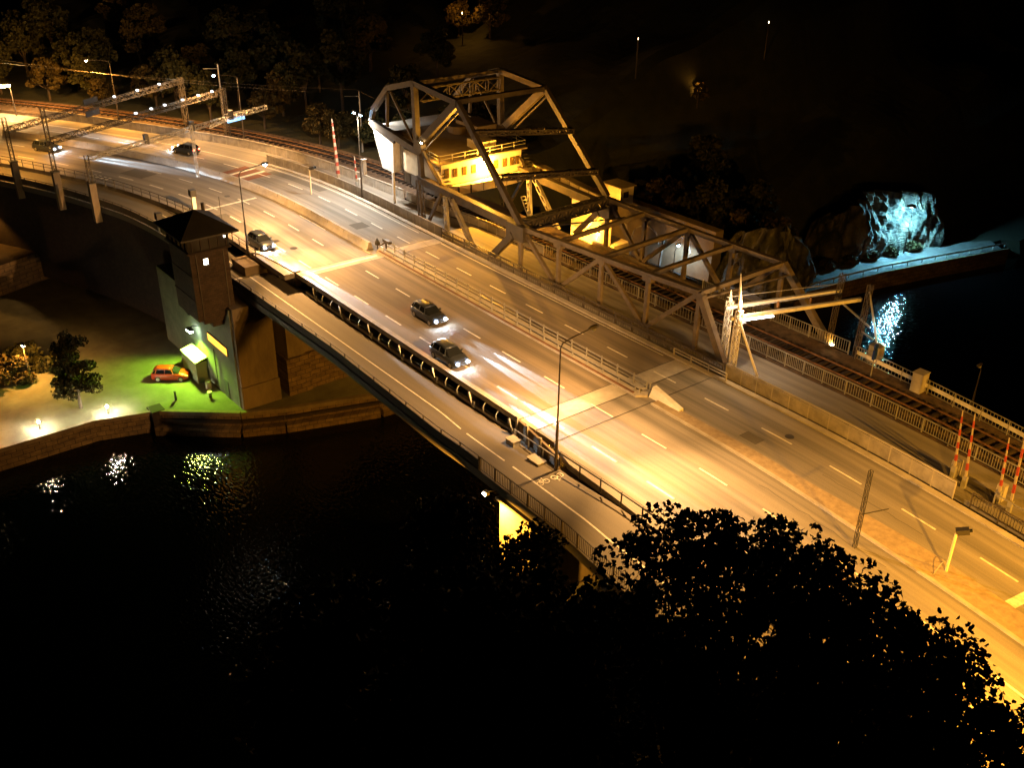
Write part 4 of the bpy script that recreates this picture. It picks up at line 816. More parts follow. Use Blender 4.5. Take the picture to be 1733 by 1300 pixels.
for f_ in (.3,.55,.78):
    p = Vector((-124.4,33.3,5.6))+Vector((-9.1,27.7,.7))*f_; part('camera', MB().box(p.x-.45,p.x+.3,p.y-.25,p.y+.25,p.z-.3,p.z+.9), BLACKM, g3)
fb = Vector((-131.7,31.2,0))
sgn = thing('lit_sign', 'blue-lit sign board on arms beside the nearer gantry mast', 'sign', (-142.0,58.6,3.0))
part('arm', MB().lattice((-142.4,55.9,2.3),(-142.2,61.6,3.9), .3, .3, .7, .05, .03), GALV, sgn); part('arm', MB().bar((-142.2,58.4,3.9),(-142.2,61.6,4.1),.12), GALV, sgn)
part('board', MB().bar((-141.9,58.6,2.95),(-141.9,61.3,3.2), .15, .5), emit('sign_blue', (.02,.30,.75), 1.0), sgn)
for k, (a, b) in enumerate((((-205,16,10),(-127,72,8.5)), ((-205,24,9.4),(-131,66.5,8.2)), ((-127,72,8.5),(-96,73.6,9.6)))):
    single('overhead_wire', MB().tube([Vector(a).lerp(Vector(b), i/14)-Vector((0,0,1.3*(1-(2*i/14-1)**2))) for i in range(15)], .02, 4), STEEL, ('upper overhead wire crossing the dark hillside','lower overhead wire crossing the dark hillside','overhead wire from the line mast to the lifting tower')[k], 'wire')
for x, y, h, l in ((-127.3,72.5,8.2,'pale wire mast beyond the parapet by the lit tree'),(-152.5,62.5,9,'thin wire mast between the two gantries on the slope')):
    t = thing('wire_mast', l, 'mast', (x,y,0)); part('pole', MB().tube([(x,y,-1),(x,y,h)], [.16,.1], 8), GALV, t); part('bracket', MB().bar((x,y,h-.7),(x-.3,y-2.2,h-.5),.07), GALV, t)

# portal of the overhead line at the right end of the truss
pt = thing('line_portal', 'white lattice portal with tapering masts and lit twin beams at the truss end', 'portal', (-50, 68, 0))
for b, tip, hz in (((-50.6,63.7,-.1),(-50.55,63.6,6.5),5.0), ((-48.4,62.3,-.1),(-48.6,62.1,9.0),5.3)):
    part('mast', MB().lattice(b, (b[0],b[1],hz+.4), .42, .42, .62, .07, .05), WHITEP, pt)
    part('spike', MB().tube([(b[0],b[1],hz+.4), tip], [.2,.03], 6), WHITEP, pt)
part('stay', MB().bar((-48.4,62.3,5.0),(-46.4,63.3,0), .16), WHITEP, pt)
for b in ((-46.6,73.3,-.1), (-43.6,73.0,-.1)):
    part('mast', MB().lattice(b, (b[0]+.2,b[1],7.0), .36, .36, .8, .05, .03), STEEL, pt)
part('stay', MB().bar((-43.4,73.0,6.4),(-41.4,73.6,0), .13), GALV, pt)
part('cross_bar', MB().bar((-46.6,73.3,4.6),(-42.8,73.2,3.2), .13), GALV, pt); part('cross_bar', MB().bar((-43.5,73.1,2.6),(-42.3,73.3,2.2), .1), GALV, pt)
part('beam', MB().bar((-50.6,63.2,4.9),(-46.6,73.8,5.2), .30, .30), WHITEP, pt); part('beam', MB().bar((-48.9,61.9,4.9),(-44.4,73.6,5.2), .30, .30), WHITEP, pt)
part('tie_rod', MB().bar((-50.6,63.2,5.9),(-46.6,73.8,5.9), .05), GALV, pt)
for f_ in (.35,.6): 
    p = Vector((-49,62,5.3)).lerp(Vector((-44.5,73.6,5.5)), f_); part('insulator', MB().tube([p, p+Vector((0,0,.5))], .1, 6), RUST, pt)
fl = thing('floodlight', 'dazzling blue-white floodlight fixed under the portal beam at the truss end', 'lamp', (-48.4, 62.9, 4.5))
part('housing', MB().box(-48.7,-48.2,62.6,63.2,4.3,4.42), STEELD, fl); part('tube_lamp', MB().bar((-48.5,62.9,4.60),(-47.4,65.6,4.68), .24, .08), emit('portal_tube', (1,.93,.85), 7), fl)
light('portal_glow', fl, (-48.0, 62.4, 6.4), (1,.64,.30), 330, size=.15)
ul = thing('uplight', 'small yellow uplight at the foot of the far end post', 'lamp', (-46.2,73.4,0)); part('housing', MB().box(-46.4,-46.1,73.2,73.5,-.1,.12), STEELD, ul); part('bulb', MB().box(-46.35,-46.15,73.25,73.45,.12,.16), E_SOD, ul); light('uplight_beam', ul, (-46.2,73.2,.3), DEEP, 70, 'SPOT', (-48,74,2.2), 120, .6, .05)

# ---------------------------------------------------------------- barrier booms
REDW = None
def boom(label, base, tip, n=9, w=.11, box=True, wind=None):
    t = thing('barrier_boom', label, 'barrier', base, 'raised red and white barrier booms'); a = Vector(base)+Vector((0,0,.9)); b = Vector(tip)
    part('arm', MB().bar(a, b, w*1.4, w*1.4, w2=w*.5, h2=w*.5), BOOMW, t)
    for k in range(1, n, 2):
        p, q = a.lerp(b, k/n), a.lerp(b, (k+1)/n); ww = w*(1.4-.9*k/n)+.02; part('red_band', MB().bar(p, q, ww, ww, w2=ww*.9, h2=ww*.9), BOOMR, t)
    part('hinge', MB().box(base[0]-.15,base[0]+.15,base[1]-.15,base[1]+.15,base[2],base[2]+.95), GALV, t)
    if box: part('motor_box', MB().box(base[0]-.35,base[0]+.2,base[1]+.2,base[1]+.75,base[2],base[2]+1.25), CONCL, t)
boom('tall raised boom with broad red bands at the left parapet', (-114.3,61.3,0), (-115.2,61.4,8.3), 15, .28, False)
boom('shorter boom just behind the tall left one', (-111.2,62.2,0), (-111.4,62.2,4.2), 7, .14)
boom('left one of the first pair of booms at the right', (-27.9,62.5,0), (-28.4,62.6,5.3)); boom('right one of the first pair of booms at the right', (-26.7,61.9,0), (-27.3,62.1,5.7), box=False)
boom('short left boom of the second pair at the right edge', (-24.3,62.1,0), (-24.8,62.4,4.9)); boom('long right boom of the second pair at the right edge', (-23.2,61.6,0), (-23.8,61.9,8.2), 11, box=False)
boom('single boom cut off by the right edge of the picture', (-21.6,64.6,0), (-21.8,64.7,6.0), box=False)
def cab(label, x, y, z, sx, sy, h, m=GALV):
    t = thing('cabinet', label, 'cabinet', (x,y,z)); part('casing', MB().box(x-sx/2,x+sx/2,y-sy/2,y+sy/2,z,z+h), m, t); part('lid', MB().box(x-sx/2-.05,x+sx/2+.05,y-sy/2-.05,y+sy/2+.05,z+h,z+h+.06), m, t)
    part('door', MB().box(x+sx/2,x+sx/2+.02,y-sy/2+.08,y+sy/2-.08,z+.15,z+h-.12), m, t)
cab('pale square cabinet interrupting the steel-banded bank railing', -36.9,72.3,-.1,.9,1.0,1.7,CONCL); cab('grey cabinet by the feet of the far portal masts', -42.2,73.9,-.1,1.0,.9,1.6)
cab('slim grey cabinet clamped beside the pole of the twin-headed lamp', -107.9,61.5,2.8,.45,.5,1.9,CONCL)
bk = thing('signal_post', 'small blue signal head on a post beside the track over the water reflection', 'signal', (-40.7,71.2,0)); part('pole', MB().tube([(-40.7,71.2,-.1),(-40.7,71.2,2.2)], .05, 6), GALV, bk); part('head', MB().box(-40.8,-40.6,70.95,71.35,1.6,2.5).tube([(-40.75,71.15,2.8),(-40.62,71.15,2.8)], .28, 12), mat('signal_blue', (.01,.03,.2), .4), bk)
for x, y, l, h in ((-112.6,56.4,'amber post with a small camera at the hatched stop line',3.2),(-22.2,52.3,'yellow-lit post with a dark camera head on the brick median',3.0)):
    t = thing('traffic_camera', l, 'camera', (x,y,0)); part('pole', MB().tube([(x,y,0),(x,y,h)], .09, 8), YELP, t); part('head', MB().bar((x-.1,y+.1,h+.05),(x+.5,y+.5,h+.3),.42,.34), BLACKM, t); part('lens', MB().tube([(x+.5,y+.5,h+.3),(x+.62,y+.6,h+.35)], .11, 8), GLASS, t)
    if x > -30: part('hoop', MB().tube([(x-.3+.0,y-.9+.45*j/3*2,.15+.55*math.sin(math.pi*j/6)) for j in range(7)], .03, 6), GALV, t)
lm = thing('lattice_mast', 'thin dark twin-rod mast rising from behind the foreground tree', 'mast', (-27.2,49.9,0)); part('rods', MB().lattice((-27.2,49.9,0),(-27.2,49.9,5.9), .2, .2, 1.3, .035, .02), BLACKM, lm); part('cross_arm', MB().bar((-27.2,49.9,2.6),(-26.3,51.4,2.9), .05), BLACKM, lm)
mp_ = thing('mooring_post', 'short bent dark post on the green-lit quay in front of the car', 'post', (-96.9,30.4,-14)); part('post', MB().tube([(-96.9,30.4,-14),(-96.9,30.4,-13.0)], .12, 8), BLACKM, mp_); part('cap', MB().tube([(-96.9,30.4,-13.0),(-96.9,30.4,-12.93)], .15, 8), BLACKM, mp_)
mp_ = thing('mooring_bollard', 'stubby mooring bollard near the corner of the green-lit quay', 'bollard', (-95.2,33.6,-14)); part('post', MB().tube([(-95.2,33.6,-14),(-95.2,33.6,-13.4)], .16, 10), BLACKM, mp_); part('cap', MB().tube([(-95.2,33.6,-13.4),(-95.2,33.6,-13.3)], .24, 10), GALV, mp_)
for x, y, z, l in ((-115.7,42.3,0,'small dark signal box on a pale post behind the tower roof'),(-112.5,36.8,-.9,'brown signal head on the path beside the control tower')):
    t = thing('signal_box', l, 'signal', (x,y,z)); part('post', MB().box(x-.22,x+.22,y-.22,y+.22,z,z+1.6), WHITEP, t); part('head', MB().box(x-.4,x+.4,y-.35,y+.35,z+1.6,z+2.4), BLACKM, t)

sl = thing('service_lamp', 'tiny work lamp on the near diagonal of the lifting tower', 'lamp', (-94.4,61.3,9.6))
part('housing', MB().box(-94.6,-94.2,61.2,61.5,9.9,10.05), STEELD, sl); part('bulb', MB().tube([(-94.4,61.3,9.7),(-94.4,61.3,9.88)], .1, 8), E_SOD, sl); part('stem', MB().bar((-94.5,61.4,10),(-94.6,62,10.1),.05), STEELD, sl)
light('service_light', sl, (-94.0,61.0,9.4), DEEP, 800, 'SPOT', (-84,58.5,0), 130, .5, .1)
light('roof_light', sl, (-93.6,62.9,10.6), DEEP, 130, size=.1)
# ---------------------------------------------------------------- cars
def loft(secs, close=True):
    m = MB(); n = len(secs[0])
    for s in secs: m.v += [tuple(p) for p in s]
    for i in range(len(secs)-1):
        for k in range(n): m.f.append((i*n+k, i*n+(k+1) % n, (i+1)*n+(k+1) % n, (i+1)*n+k))
    if close: m.f.append(tuple(range(n))[::-1]); m.f.append(tuple((len(secs)-1)*n+k for k in range(n)))
    return m
def car_parts(name, paint, lit):
    t = bpy.data.objects.new(name, None); C.objects.link(t)
    def sec(x, w, zb, zt, crown=.04): 
        return [(x,-w*.9,zb),(x,-w,zb+.12),(x,-w*1.0,(zb+zt)*.55),(x,-w*.93,zt),(x,-w*.5,zt+crown),(x,w*.5,zt+crown),(x,w*.93,zt),(x,w,(zb+zt)*.55),(x,w,zb+.12),(x,w*.9,zb)]
    body = loft([sec(-2.0,.70,.35,.80,.02), sec(-1.93,.80,.25,.93), sec(-1.5,.85,.2,.97), sec(-.4,.87,.2,.96), sec(.65,.87,.2,.95), sec(1.1,.86,.2,.90,.06), sec(1.6,.83,.2,.80,.06), sec(1.92,.76,.26,.66,.04), sec(2.03,.66,.34,.52,.02)])
    part('body', body, paint, t, True)
    def g(x, w, z0, wt, z1): return [(x,-w,z0),(x,-wt,z1),(x,wt,z1),(x,w,z0)]
    gl = MB(); 
    lo = [(-1.88,.74),(-1.5,.78),(.55,.80),(1.12,.72)]; hi = [(-1.62,.56),(-1.3,.60),(-.1,.62),(.32,.58)]
    vs = [(x,-w,.93) for x, w in lo]+[(x,-w,1.40 if 0 < i < 3 else 1.34) for i, (x, w) in enumerate(hi)]+[(x,w,.93) for x, w in lo]+[(x,w,1.40 if 0 < i < 3 else 1.34) for i, (x, w) in enumerate(hi)]
    gl.add(vs, [(0,1,5,4),(1,2,6,5),(2,3,7,6),(9,8,12,13),(10,9,13,14),(11,10,14,15),(8,0,4,12),(3,11,15,7),(4,5,13,12),(5,6,14,13),(6,7,15,14)]); part('windows', gl, GLASS, t)
    rf = loft([[(x,-w-.02,z),(x,-w*.5,z+.07),(x,w*.5,z+.07),(x,w+.02,z)] for x, w, z in ((-1.68,.55,1.35),(-1.3,.60,1.41),(-.1,.62,1.41),(.30,.57,1.35))]); part('roof', rf, paint, t, True)
    for s in (1, -1):
        for a, b in (((-.45,.81*s,.93),(-.42,.63*s,1.41)), ((.55,.81*s,.93),(.28,.60*s,1.38)), ((-1.5,.79*s,.93),(-1.35,.61*s,1.40))): part('pillar', MB().bar(a, b, .07, .05), paint, t)
        part('mirror', MB().bar((.55,.85*s,.98),(.5,1.0*s,1.02),.14,.12), paint, t)
        for x in (-1.25, 1.28):
            wh = part('wheel', MB().tube([(x,.66*s,.31),(x,.87*s,.31)], .31, 20), RUBBER, t); part('rim', MB().tube([(x,.86*s,.31),(x,.885*s,.31)], .2, 12), GALV, wh)
        part('headlight', MB().add([(1.80,.42*s,.60),(1.80,.76*s,.60),(1.93,.70*s,.62),(2.02,.48*s,.60),(1.76,.42*s,.76),(1.72,.74*s,.78),(1.86,.69*s,.74),(1.96,.48*s,.72)], [(0,1,2,3),(7,6,5,4),(2,3,7,6),(1,2,6,5)]) if not lit else MB().box(1.88,2.06,.44*s-.12*(s<0),.44*s+.12*(s>0),.52,.68).tube([(2.0,.56*s,.62),(2.09,.56*s,.62)], .10, 10), mat('lamp_glass', (.6,.6,.62), .15) if not lit else emit('headlight_on', (.75,.88,1), 110), t)
        part('tail_light', MB().box(-2.02,-1.9,.52*s-.12,.52*s+.12,.72,.88), mat('tail_glass', (.25,.01,.01), .2) if not lit else emit('tail_on', (1,.05,.02), 14), t)
    part('bumper', MB().box(1.99,2.07,-.6,.6,.3,.42).box(-2.07,-1.99,-.6,.6,.35,.47), STEELD, t)
    if lit:
        for s in (1, -1): light('headlight_beam', t, (2.15,.56*s,.66), (.72,.86,1), 3500, 'SPOT', (24,.5*s,.1), 17, .8, .1); light('headlight_beam', t, (2.15,.56*s,.70), (.62,.82,1), 42000, 'SPOT', (15,.62*s,.0), 5.2, .5, .06)  # second beam added, narrowed to draw long light streaks on the asphalt
    return t
CARRED = mat('car_red', (.30,.028,.010), .28); CARD = mat('car_dark', (.025,.03,.04), .3)
rc = car_parts('parked_car', CARRED, False); lab(rc, 'red hatchback parked on the green-lit quay', 'car'); rc.location = (-101.9,31.9,-14); rc.rotation_euler.z = math.atan2(2.9,2.2)
mv = [(-72.6,47.4,0,'dark car with lit headlights in the middle lane of the lifting span'),(-64.4,44.05,0,'dark car with lit headlights by the near edge of the lifting span'),(-99.3,43.2,.0,'dark car with lit headlights passing the abutment nose'),(-152.0,35.6,.5,'dark car with lit headlights farthest left before the gantry'),]
c0 = car_parts('moving_car', CARD, True)
for i, (x, y, a, l) in enumerate(mv):
    o = c0 if i == 0 else copy_tree(c0)
    o.location = (x, y, 0); o.rotation_euler.z = a; lab(o, l, 'car', 'cars with lit headlights')
o = copy_tree(c0); o.location = (-139.5,51.0,0); o.rotation_euler.z = math.pi+.42; lab(o, 'dark car seen from behind with red tail lights in the far lanes at left', 'car', 'cars with lit headlights')

# ---------------------------------------------------------------- trees and bushes
def leaf_mesh(name, cs, rad, per, size, m, seed, aspect=.7, shell=.55):
    """many lobed leaf faces scattered round twig centres cs=[(x,y,z)] or [(x,y,z,r)]"""
    rg = np.random.default_rng(seed); cs = np.array(cs, float); N = len(cs)*per
    c = np.repeat(cs[:,:3], per, 0); rr = np.repeat(cs[:,3] if cs.shape[1] > 3 else np.full(len(cs), rad), per)
    d = rg.normal(size=(N,3)); d /= np.linalg.norm(d, axis=1)[:,None]
    rad_ = rr*(shell+(1-shell)*rg.random(N)**.6)*(1+.22*np.sin(d[:,0]*5+c[:,1]*3)*np.cos(d[:,2]*6+c[:,0]*2))
    p = c+d*rad_[:,None]*np.array([1,1,aspect])
    a = rg.normal(size=(N,3)); a /= np.linalg.norm(a, axis=1)[:,None]; b = np.cross(a, rg.normal(size=(N,3))); b /= np.linalg.norm(b, axis=1)[:,None]
    s = size*(.55+.9*rg.random(N)); K = 7
    out = np.zeros((N,K,3)); prof = [(0,-1),(.85,-.5),(.45,-.1),(.8,.5),(0,1.1),(-.8,.45),(-.5,-.55)]
    nrm = np.cross(a, b)
    for k, (u, v) in enumerate(prof):
        out[:,k] = p+(a*u*.62+b*v*.62+nrm*(abs(u)*.25))*s[:,None]
    me = bpy.data.meshes.new(name); me.vertices.add(N*K); me.vertices.foreach_set('co', out.astype('f').ravel()); me.loops.add(N*K); me.loops.foreach_set('vertex_index', np.arange(N*K, dtype='i'))
    me.polygons.add(N); me.polygons.foreach_set('loop_start', np.arange(0, N*K, K, dtype='i')); me.polygons.foreach_set('loop_total', np.full(N, K, dtype='i')); me.materials.append(m); me.update(calc_edges=True); return me
def tree_at(name, label, cs, ground, per, size, rad, m, seed, cat='tree', group=None, trunk_r=.22):
    cs = [tuple(c) for c in cs]; n = len(cs); cx = sum(c[0] for c in cs)/n; cy = sum(c[1] for c in cs)/n; cz = sum(c[2] for c in cs)/n
    t = thing(name, label, cat, (cx,cy,ground), group)
    put('crown', leaf_mesh('crown', [(c[0]-cx,c[1]-cy,c[2]-ground)+tuple(c[3:]) for c in cs], rad, per, size, m, seed), t)
    zlow = min(c[2] for c in cs); top = Vector((cx,cy,cz))
    part('trunk', MB().tube([(cx,cy,ground-.5),(cx+.1,cy,ground+(zlow-ground)*.5),(cx,cy+.1,zlow+.3),tuple(top)], [trunk_r*1.5,trunk_r*1.1,trunk_r*.8,trunk_r*.35], 8), BARK, t)
    rr = random.Random(seed)
    for c in (rr.sample(cs, min(12, n)) if 'foreground' not in name else cs):
        z = ground+(zlow-ground)*rr.uniform(.75, 1.0); a = Vector((cx,cy,z)); b = Vector(c[:3]); mid = a.lerp(b, .5)+Vector((0,0,-.25))
        part('limb', MB().tube([a, mid, b], [trunk_r*.4,trunk_r*.2,.015], 5), BARK, t)
    return t
TR = {
'A':[(-11.9,14.1,22.6,0.9),(-11.6,15.4,21.7,0.75),(-14.4,16.9,22,0.75),(-10.1,13.3,21.9,0.45),(-10.9,17.1,21.8,0.3),(-10,11.8,22.2,0.3),(-11.5,17.2,23.5,0.75),(-9.4,14.4,21.2,0.9),(-11.1,15,19.1,0.3),(-12.3,15,20.6,0.6),(-11,15.2,22.7,0.45),(-10.6,17.3,20.4,0.6),(-12.4,14.6,19,0.9),(-10,14.1,22.7,0.9),(-13.4,15.6,24.3,0.75),(-11.5,13,21.3,0.45),(-13.3,16.5,24,0.3),(-9.6,13.7,21.6,0.45),(-13.7,14.5,24.1,0.9),(-10.3,16.7,24,0.45),(-10.9,15.7,21.9,0.9),(-12,15.2,24.3,0.6),(-13.1,17.3,24.6,0.45),(-10.7,14.3,22.2,0.6),(-10.8,17.2,24.1,0.9),(-11.5,15.5,25.1,0.6),(-12.7,18.3,23.7,0.9),(-12.1,16.9,24.4,0.6),(-12.9,14.2,23.7,0.45),(-11.8,13.3,23.3,0.9),(-10.8,16.8,21,0.6),(-11.6,15.9,22.9,0.6),(-12.4,13.4,23.7,0.75),(-9.9,17,19.3,0.75),(-11.4,15.2,20.4,0.6),(-14.6,16.8,23.8,0.9),(-11.1,15.3,24.1,0.9),(-13.1,15.9,23.8,0.3),(-9.9,16.7,20.3,0.3),(-10.8,15.9,22.6,0.45),(-13,15.7,22.6,0.9),(-9.5,15.7,24.4,0.3),(-10.3,15,24.6,0.45),(-12,18.1,24.6,0.6),(-11.4,13.7,23.9,0.9),(-15.1,16.4,23.1,0.45),(-11.9,17.9,22.3,0.3),(-9.3,15.2,20.5,0.3),(-11.3,16.9,20.2,0.6),(-12.1,15.2,21.4,0.3),(-12.5,15.6,22.1,0.6),(-9.2,12.9,21.8,0.9),(-10,15.8,21.3,0.45),(-10.5,16.2,23.3,0.75),(-10.3,13.1,21.4,0.75),(-10.6,12.7,22.5,0.75),(-12.1,13.8,22,0.45),(-12.5,16.1,22.2,0.3),(-10.6,17.3,21.3,0.6),(-13.3,14.9,19.7,0.9),(-10.9,14.5,23.7,0.9),(-11.8,18.3,23.6,0.75),(-11.5,15.2,25.8,0.45),(-10.4,14.9,21.2,0.45),(-9.3,13.4,22.5,0.6),(-11.6,16.6,23.6,0.75),(-11.8,14.9,20.4,0.6),(-13.8,15.6,21.2,0.75),(-14.7,16.4,21.9,0.3),(-11.8,15.1,25.2,0.45),(-13.1,16,25.2,0.45),(-11,15.9,25.2,0.45),(-9.5,16.6,18.9,0.45),(-11.1,15.4,21.6,0.9),(-10,13,21.2,0.45),(-12.3,15.7,20.4,0.9),(-10.9,14.3,25,0.3),(-10.3,16.6,19.7,0.75)],
'B':[(-8.5,15.6,23.7,0.75),(-9.4,15.7,26,0.9),(-8.3,15,22.5,0.3),(-7.5,14.8,23.5,0.75),(-9.1,15.9,24.4,0.75),(-6.7,14.4,23.4,0.6),(-8.3,14.7,21.6,0.3),(-8.7,15.1,21.7,0.6),(-9.3,17.5,23.1,0.6),(-10,16.5,22.4,0.9),(-7.4,14.4,25.4,0.45),(-7.5,17.2,21.7,0.75),(-7.8,15,21.8,0.9),(-8.5,16.5,24.7,0.6),(-7.3,16.7,21.6,0.9),(-8.3,15.2,25.8,0.45),(-10.1,17.6,23.8,0.3),(-6.4,15.2,24.7,0.6),(-7.8,14.2,24.3,0.6),(-8.1,16.8,24.6,0.9),(-9.2,15.5,25.1,0.3),(-8.1,15.2,21.9,0.45),(-8.5,15.8,24.1,0.75),(-7.7,16.7,24.6,0.9),(-8.3,17.3,21.8,0.9),(-8.2,18.3,22.6,0.6),(-7.9,16.8,23.2,0.45),(-8.3,15.3,26.7,0.9),(-9.5,15.8,24.2,0.6),(-9.1,15.6,22.3,0.45),(-10.2,16.4,25.8,0.9),(-8.8,17.3,24.8,0.9),(-7.7,14.9,24.1,0.45),(-7.5,16.9,22.5,0.3),(-8.7,17.9,22.6,0.3),(-7.7,16.4,22.3,0.45),(-9.7,16.6,22,0.6),(-9.2,15,26,0.75),(-7.5,16.3,25.7,0.45),(-6.2,14,23.9,0.3),(-5.8,14,24.5,0.75),(-6.9,14.1,23.2,0.6),(-9.8,16.9,25.6,0.6),(-6.8,14.1,24.2,0.3),(-7.8,18.1,22.5,0.9),(-9.7,16.7,23,0.75),(-8.3,14.1,23.3,0.75),(-6.1,14.7,24.3,0.45),(-9.2,14.4,26.9,0.75),(-7.4,15.3,26.4,0.75),(-7.8,17.5,22.5,0.75),(-8.6,14.7,21.6,0.3),(-8.4,15.1,22.7,0.75),(-10,16.9,23.5,0.6),(-9.4,16.6,22.4,0.9),(-10,16.3,23,0.6),(-8.9,15.4,23.9,0.75),(-6.9,15.9,25.1,0.3),(-7.8,13.1,24.6,0.75),(-10,17.7,23,0.75),(-7.5,15,24.7,0.9),(-7.9,15.9,23.4,0.3),(-7,16.9,22.4,0.75),(-8.4,15.2,26.2,0.75),(-9,15.6,21.9,0.3),(-8.2,16.1,22.6,0.45)],
'C':[(-6.6,16,25.4,0.75),(-5.7,15.4,24.5,0.45),(-4.4,15.5,25.4,0.9),(-5.9,14.9,24.3,0.9),(-5.6,16,24.6,0.9),(-5.3,14.3,24.5,0.75),(-6.5,16.5,25.7,0.6),(-5.4,15.6,24.5,0.6),(-6,14.9,25.5,0.6),(-5.5,14.5,26.2,0.3),(-4.1,15.1,25.4,0.3),(-5.3,16.4,24.3,0.6),(-5.9,15.9,25.7,0.75),(-4.9,15,26.2,0.3),(-4.9,13.7,25.8,0.9),(-4.7,14.9,25,0.75),(-4.6,15.1,25.5,0.9),(-6.6,16.1,23.4,0.9),(-4.4,15.2,24.9,0.3),(-5,17.2,24.3,0.75),(-5.7,16,25.2,0.6),(-6,15,23.4,0.9),(-6.5,16.4,24.8,0.9),(-6,14.3,26.4,0.9),(-4.7,14.1,25.2,0.6),(-6.5,15.5,26.4,0.9),(-4.6,16.7,24,0.45),(-4.5,16,25.3,0.75),(-5.9,15.9,24.7,0.6),(-5.7,14.4,24.4,0.45),(-6.1,15.5,25.2,0.75),(-5.7,15.3,23.7,0.6),(-5.4,14.3,27.3,0.6),(-4.8,13.7,25.5,0.45),(-6.1,15.9,25.5,0.6),(-6.7,16.3,24.3,0.9),(-5.5,15.1,24.5,0.75),(-5.7,14.2,27.1,0.9),(-4.6,13.9,26.2,0.9),(-5.2,13.6,25.8,0.9),(-5,16.3,24.6,0.3),(-4.5,14.2,26.7,0.45),(-5.9,14.5,27.2,0.9),(-6.4,15.8,24.3,0.6)],
'D':[(-20.7,15.1,17.8),(-17.9,14.8,13.4),(-22.4,19.3,15.2),(-21.8,12.8,17.6),(-21.4,13.6,15),(-18.4,16,12.1),(-21.7,13,16.6),(-20.3,15.2,18.5),(-20.5,12.6,11.3),(-24,13.1,13.4),(-20.1,19.2,14.3),(-20.8,18.3,13.8),(-18.3,18.3,12.5),(-16,16.6,14.3),(-19.7,13.7,16.9),(-24.4,13.4,14),(-19.2,14.6,15.2),(-18.7,15.9,17.6),(-18.7,14.8,14.8),(-19.7,15.6,16.2),(-21.8,13.2,11.8),(-20.8,13.7,11.3),(-16.8,15.4,15.9),(-19.9,14.7,17.1),(-19.8,10.8,13.6),(-23,13.9,13.8),(-22.6,16.3,16.8),(-17.2,17.1,15.7),(-19.8,16.4,13.4),(-20.5,15.8,16.1),(-17.7,17.9,17.8),(-19.1,15.6,17.1),(-20.5,14.4,13.3),(-21.9,14.3,17),(-21.7,15.3,12.4),(-22.1,18.4,15.3),(-17.8,18.3,17.1),(-20.1,12.4,12.9),(-16.5,16.4,13.2),(-21.4,12.1,14.5),(-17.5,16.6,17),(-20.6,15.6,15.3),(-21.9,14.7,11.7),(-16.6,17.2,16.1),(-15.1,15.1,14.6),(-15.9,17.2,14.8),(-17.8,12.8,14.5),(-18.8,16.3,15.5),(-17.6,15.7,12),(-19.8,18.1,16),(-19.4,16,15.8),(-21.7,14,13.9),(-19.2,18,11.3),(-19.2,18.4,12.5),(-19.2,18.8,15.8),(-22.6,17,14.5),(-23.7,15.9,15.3),(-20.2,11.8,14.5),(-19,15.4,11.1),(-20,16.5,12.5),(-21.3,12.5,15),(-17.8,15.4,15.4),(-19.8,14.3,10.8),(-20.9,11.4,15.9),(-21,14.7,16.3),(-19.6,12.1,15.9),(-20.9,13.5,13),(-18.6,17,16.7),(-17.8,14.6,14.8),(-20.6,18.1,12.3),(-18.2,17.9,11.5),(-23.5,16.4,14.5),(-19,15,15.2),(-22.8,14.3,14.3),(-21.3,11.9,13.6),(-18.4,18.5,13.2),(-18.3,18.4,15.7),(-19.2,19,13.7),(-19.1,12.1,13.4),(-16.6,15.5,13.2),(-22.2,15,12.2),(-21.8,15.9,12.4),(-16.1,17.3,12.7),(-21.3,12.5,13.7),(-23.6,15.8,16),(-18.5,16.9,15.9),(-17.7,18.7,14.8),(-20.9,15,15.5),(-18,13.2,15.2),(-19.1,18.7,16.9),(-17,13.5,14.8),(-23.9,15.7,13.6),(-18.1,18.9,12.4),(-20,14,13.4),(-19.7,16.4,14.4),(-17.1,14.9,14.6),(-22,14.2,12.5),(-20.7,14.7,14.7),(-21.6,13.5,17.8),(-18.7,12.6,13.4),(-21.6,14.6,15.4),(-22.7,17.6,15),(-22.8,15.3,15.2),(-22.2,17.6,14.2),(-21.7,13.4,18.4),(-18,16.3,11.9),(-17.1,16.1,16.3),(-20,16.9,15.4),(-20.5,13.1,13.1),(-17.5,15.8,14.1)],
